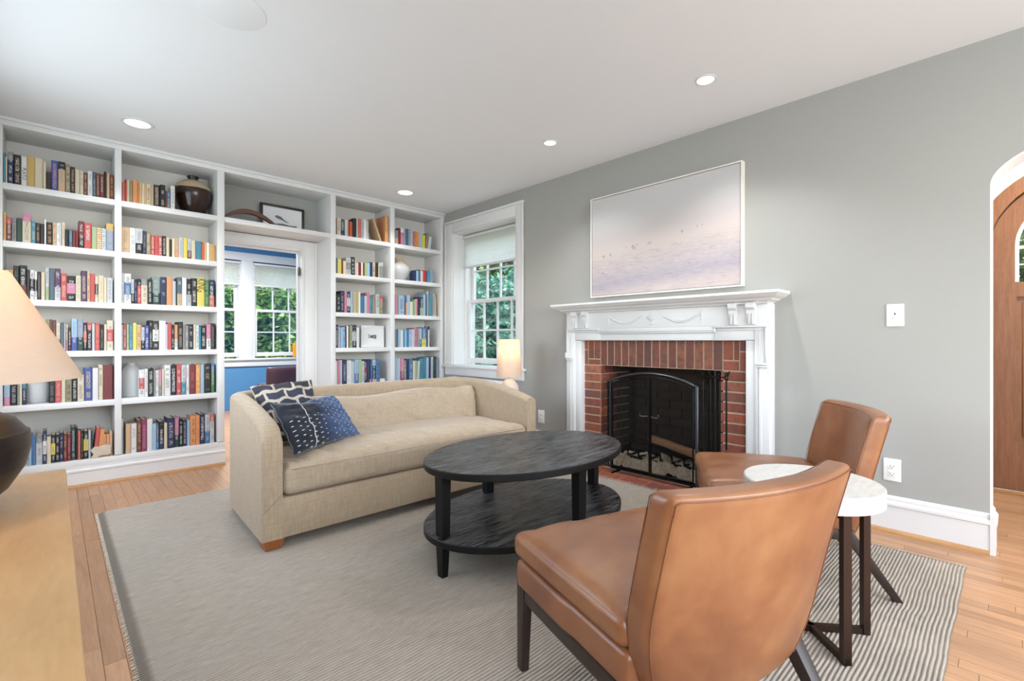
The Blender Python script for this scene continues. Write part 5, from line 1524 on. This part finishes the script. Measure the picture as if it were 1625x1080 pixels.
# ------------------------------------------------------------------ front door in the hall
dr_ = thing('door_1', (HX, -.33, 0), 0, kind='structure')
def ringpts(r, a0=0, a1=PI, n=28): return [(-.33 + r * math.cos(a0 + (a1 - a0) * i / n), 1.677 + r * math.sin(a0 + (a1 - a0) * i / n)) for i in range(n + 1)]
def archring(ro, ri, x0, x1, zb=None):
    bm = bmesh.new(); o, i_ = ringpts(ro), ringpts(ri)
    for k in range(len(o) - 1): prism(bm, [o[k], o[k + 1], i_[k + 1], i_[k]], x0, x1, 0)
    if zb is not None:
        for s in (-1, 1):
            a, b = -.33 + s * ri, -.33 + s * ro
            box(bm, x0, x1, min(a, b), max(a, b), zb, 1.677)
    bmesh.ops.remove_doubles(bm, verts=bm.verts[:], dist=1e-5)
    return bm
fin('door_frame', archring(.537, .452, HX - .02, HX + .13, 0), 'doorwood', dr_)
lf = fin('door_leaf', archring(.447, .32, HX + .03, HX + .075, 1.43), 'doorwood', dr_)
B('bottom_panel_board', 'doorwood', [(HX + .03, HX + .075, -.777, .117, .012, .34), (HX + .03, HX + .075, -.777, .117, 1.33, 1.43), (HX + .03, HX + .075, -.01, .117, .34, 1.33), (HX + .03, HX + .075, -.777, -.65, .34, 1.33), (HX + .03, HX + .075, -.38, -.28, .34, 1.33), (HX + .045, HX + .06, -.65, -.01, .34, 1.33)], lf)
for y0, y1 in ((-.63, -.40), (-.26, -.03)): B('raised_panel', 'doorwood', (HX + .036, HX + .07, y0, y1, .37, 1.30), lf, bev=.012, seg=1)
bm = bmesh.new(); o = ringpts(.322)
for a, b in zip(o, o[1:]): prism(bm, [a, b, (-.33, 1.43)], HX + .05, HX + .054, 0)
prism(bm, [o[0], o[-1], (o[-1][0], 1.43), (o[0][0], 1.43)], HX + .05, HX + .054, 0)
fin('pane', bm, 'glass', lf)
B('muntin', 'white', [(HX + .04, HX + .065, -.65, -.01, 1.655, 1.675), (HX + .04, HX + .065, -.34, -.32, 1.43, 1.99), (HX + .044, HX + .062, -.65, -.01, 1.545, 1.553)], lf)
fin('window_bead', archring(.328, .308, HX + .028, HX + .04, 1.43), 'white', lf)
B('trim_9', 'shoe', (HX - .05, HX, -.87, .21, 0, .014), bev=.003, **ST)
kn = bmesh.new(); lathe(kn, [(.02, 0), (.008, .01), (.008, .035), (.026, .045), (.026, .06), (.012, .068)], (0, 0, 0), 20)
kn.transform(Matrix.Translation((HX + .03, -.72, .95)) @ Matrix.Rotation(R(-90), 4, 'Y')); fin('door_knob', kn, 'nickel', lf, 50)

# ------------------------------------------------------------------ blue room furniture seen through the doorway
ac = thing('desk_chair', (2.17, 6.45, 0), 0, 'maroon leather desk chair seen through the doorway under the window', 'chair')
bm = bmesh.new(); rbox(bm, .24, .04, .17, .03, 10, lambda p, q: (p[0], p[1] + .03 * q[0] ** 2, p[2]), (2.17, 6.45, .53)); fin('backrest', bm, 'maroonleather', ac, 180)
bm = bmesh.new(); rbox(bm, .24, .22, .045, .03, 10, None, (2.17, 6.67, .43)); fin('seat', bm, 'maroonleather', ac, 180)
for sx in (-1, 1):
    for sy in (-1, 1):
        bm = bmesh.new(); tube(bm, [(2.17 + sx * .2, 6.67 + sy * .18, .4), (2.17 + sx * .21, 6.67 + sy * .19, .012)], .016, 8); fin('leg', bm, 'darkwood', ac, 60)
vt = thing('orange_vase', (2.80, 7.965, .765), 0, 'tall orange glass vase with red foot on the far window sill', 'vase')
zs_ = .7655
bm = bmesh.new(); lathe(bm, [(.026, .0), (.028, .02), (.034, .10), (.042, .22), (.038, .22), (.03, .1)], (2.80, 7.965, zs_ + .0), 24); fin('glass_body', bm, 'orange', vt, 60)
vt.location.z = zs_
bm = bmesh.new(); lathe(bm, [(.032, -.0), (.032, .006), (.027, .01)], (2.80, 7.965, zs_), 24); fin('foot', bm, plain('red_glass', 'a83a3a', .3), vt, 60)

# ------------------------------------------------------------------ outdoors
B('ground', 'grass', (-14, 26, -14, 30, -.62, -.5), **ST)
def crown(nm, seed, n, rx, ry, rz, m, leaf=.09):
    r_ = random.Random(seed)
    V, F = [], []
    blobs = [(r_.uniform(-.6, .6), r_.uniform(-.6, .6), r_.uniform(-.55, .6), r_.uniform(.3, .55)) for _ in range(16)]
    for i in range(n):
        b = r_.choice(blobs)
        d = Vector((r_.gauss(0, 1), r_.gauss(0, 1), r_.gauss(0, 1))).normalized() * b[3] * r_.uniform(.75, 1.05)
        p = Vector(((b[0] + d.x) * rx, (b[1] + d.y) * ry, (b[2] + d.z) * rz))
        a = Vector((r_.gauss(0, 1), r_.gauss(0, 1), r_.gauss(0, .6))).normalized() * leaf * r_.uniform(.6, 1.2)
        c = a.cross(Vector((r_.gauss(0, 1), r_.gauss(0, 1), r_.gauss(0, 1)))).normalized() * leaf * .42
        k = len(V)
        V += [p - a, p + c, p + a, p - c]; F.append((k, k + 1, k + 2, k + 3))
    me = bpy.data.meshes.new(nm); me.from_pydata([tuple(v) for v in V], [], F); me.materials.append(MT[m])
    return me
C1 = crown('foliage', 1, 9000, 1.5, 1.5, 1.6, 'leaf'); C2 = crown('foliage', 2, 9000, 1.5, 1.5, 1.6, 'leaf2')
C3 = crown('foliage', 3, 2500, .6, .6, .5, 'leaf', .07)
def tree(x, y, z, me, s, label, kindn='tree'):
    t_ = thing(kindn, (x, y, -.5), 0, label, kindn, 'garden trees and shrubs beyond the windows')
    f = inst(me, 'foliage', (x, y, z), s, (0, 0, x * 3.1), parent=t_); f['kind'] = 'stuff'
    bm = bmesh.new(); tube(bm, [(x, y, -.5), (x + .05, y, z * .5), (x, y + .04, z + .3 * s[2])], .08, 8, rad=[.11 * s[0], .08 * s[0], .04 * s[0]]); fin('trunk', bm, 'bark', t_, 60)
tree(6.0, 7.6, .9, C2, (1.1, 1.1, 1.2), 'blue-green tree filling the lower left of the right-wall window')
tree(8.2, 8.6, 1.2, C2, (1.2, 1.2, 1.2), 'blue-green tree further back in the middle of the right-wall window')
tree(8.6, 11.4, 2.6, C1, (1.3, 1.3, 1.4), 'tall green tree behind others beyond the right-wall window')
tree(10.2, 9.2, 2.7, C1, (1.3, 1.3, 1.3), 'sunlit green tree at the right of the right-wall window')
tree(5.0, 6.3, -.1, C3, (1, 1, 1), 'low bright green shrub just outside the right-wall window', 'shrub')
tree(2.2, 12.4, 1.3, C1, (1.25, 1.1, 1.3), 'green bushy tree beyond the left far window')
tree(4.1, 12.8, 1.5, C1, (1.3, 1.1, 1.4), 'sunlit green tree beyond the right far window')
tree(3.2, 15.0, 2.7, C2, (1.6, 1.4, 1.5), 'tall darker tree behind the others beyond the far windows')
tree(5.6, 15.6, 2.6, C1, (1.6, 1.4, 1.5), 'tall green tree at the back right beyond the far windows')
tree(.6, 13.5, 2.0, C1, (1.3, 1.3, 1.5), 'tree at far left beyond the blue room')
tree(3.6, 10.9, -.05, C3, (1.2, 1, 1.2), 'low shrub below the right far window', 'shrub')
tree(8.6, -.2, 1.3, C1, (1.1, 1.3, 1.3), 'green tree beyond the arched door glass')
tree(9.6, 1.7, 1.8, C2, (1.1, 1.3, 1.4), 'blue-green tree further behind the arched door glass')
gw = thing('garden_wall', (11.2, 9.6, -.5), 0, 'pale stone garden wall behind trees beyond the right-wall window', 'wall')
rs = random.Random(9)
bm = bmesh.new()
for k in range(14):
    x = 12.6; y = 4.5 + rs.uniform(0, .3)
    while y < 17:
        w = rs.uniform(.35, .7)
        box(bm, x + rs.uniform(0, .03), x + .4, y + .01, y + w - .01, -.5 + k * .22 + .01, -.5 + (k + 1) * .22 - .01); y += w
fin('stone', bm, 'stonewall', gw, kind='stuff')
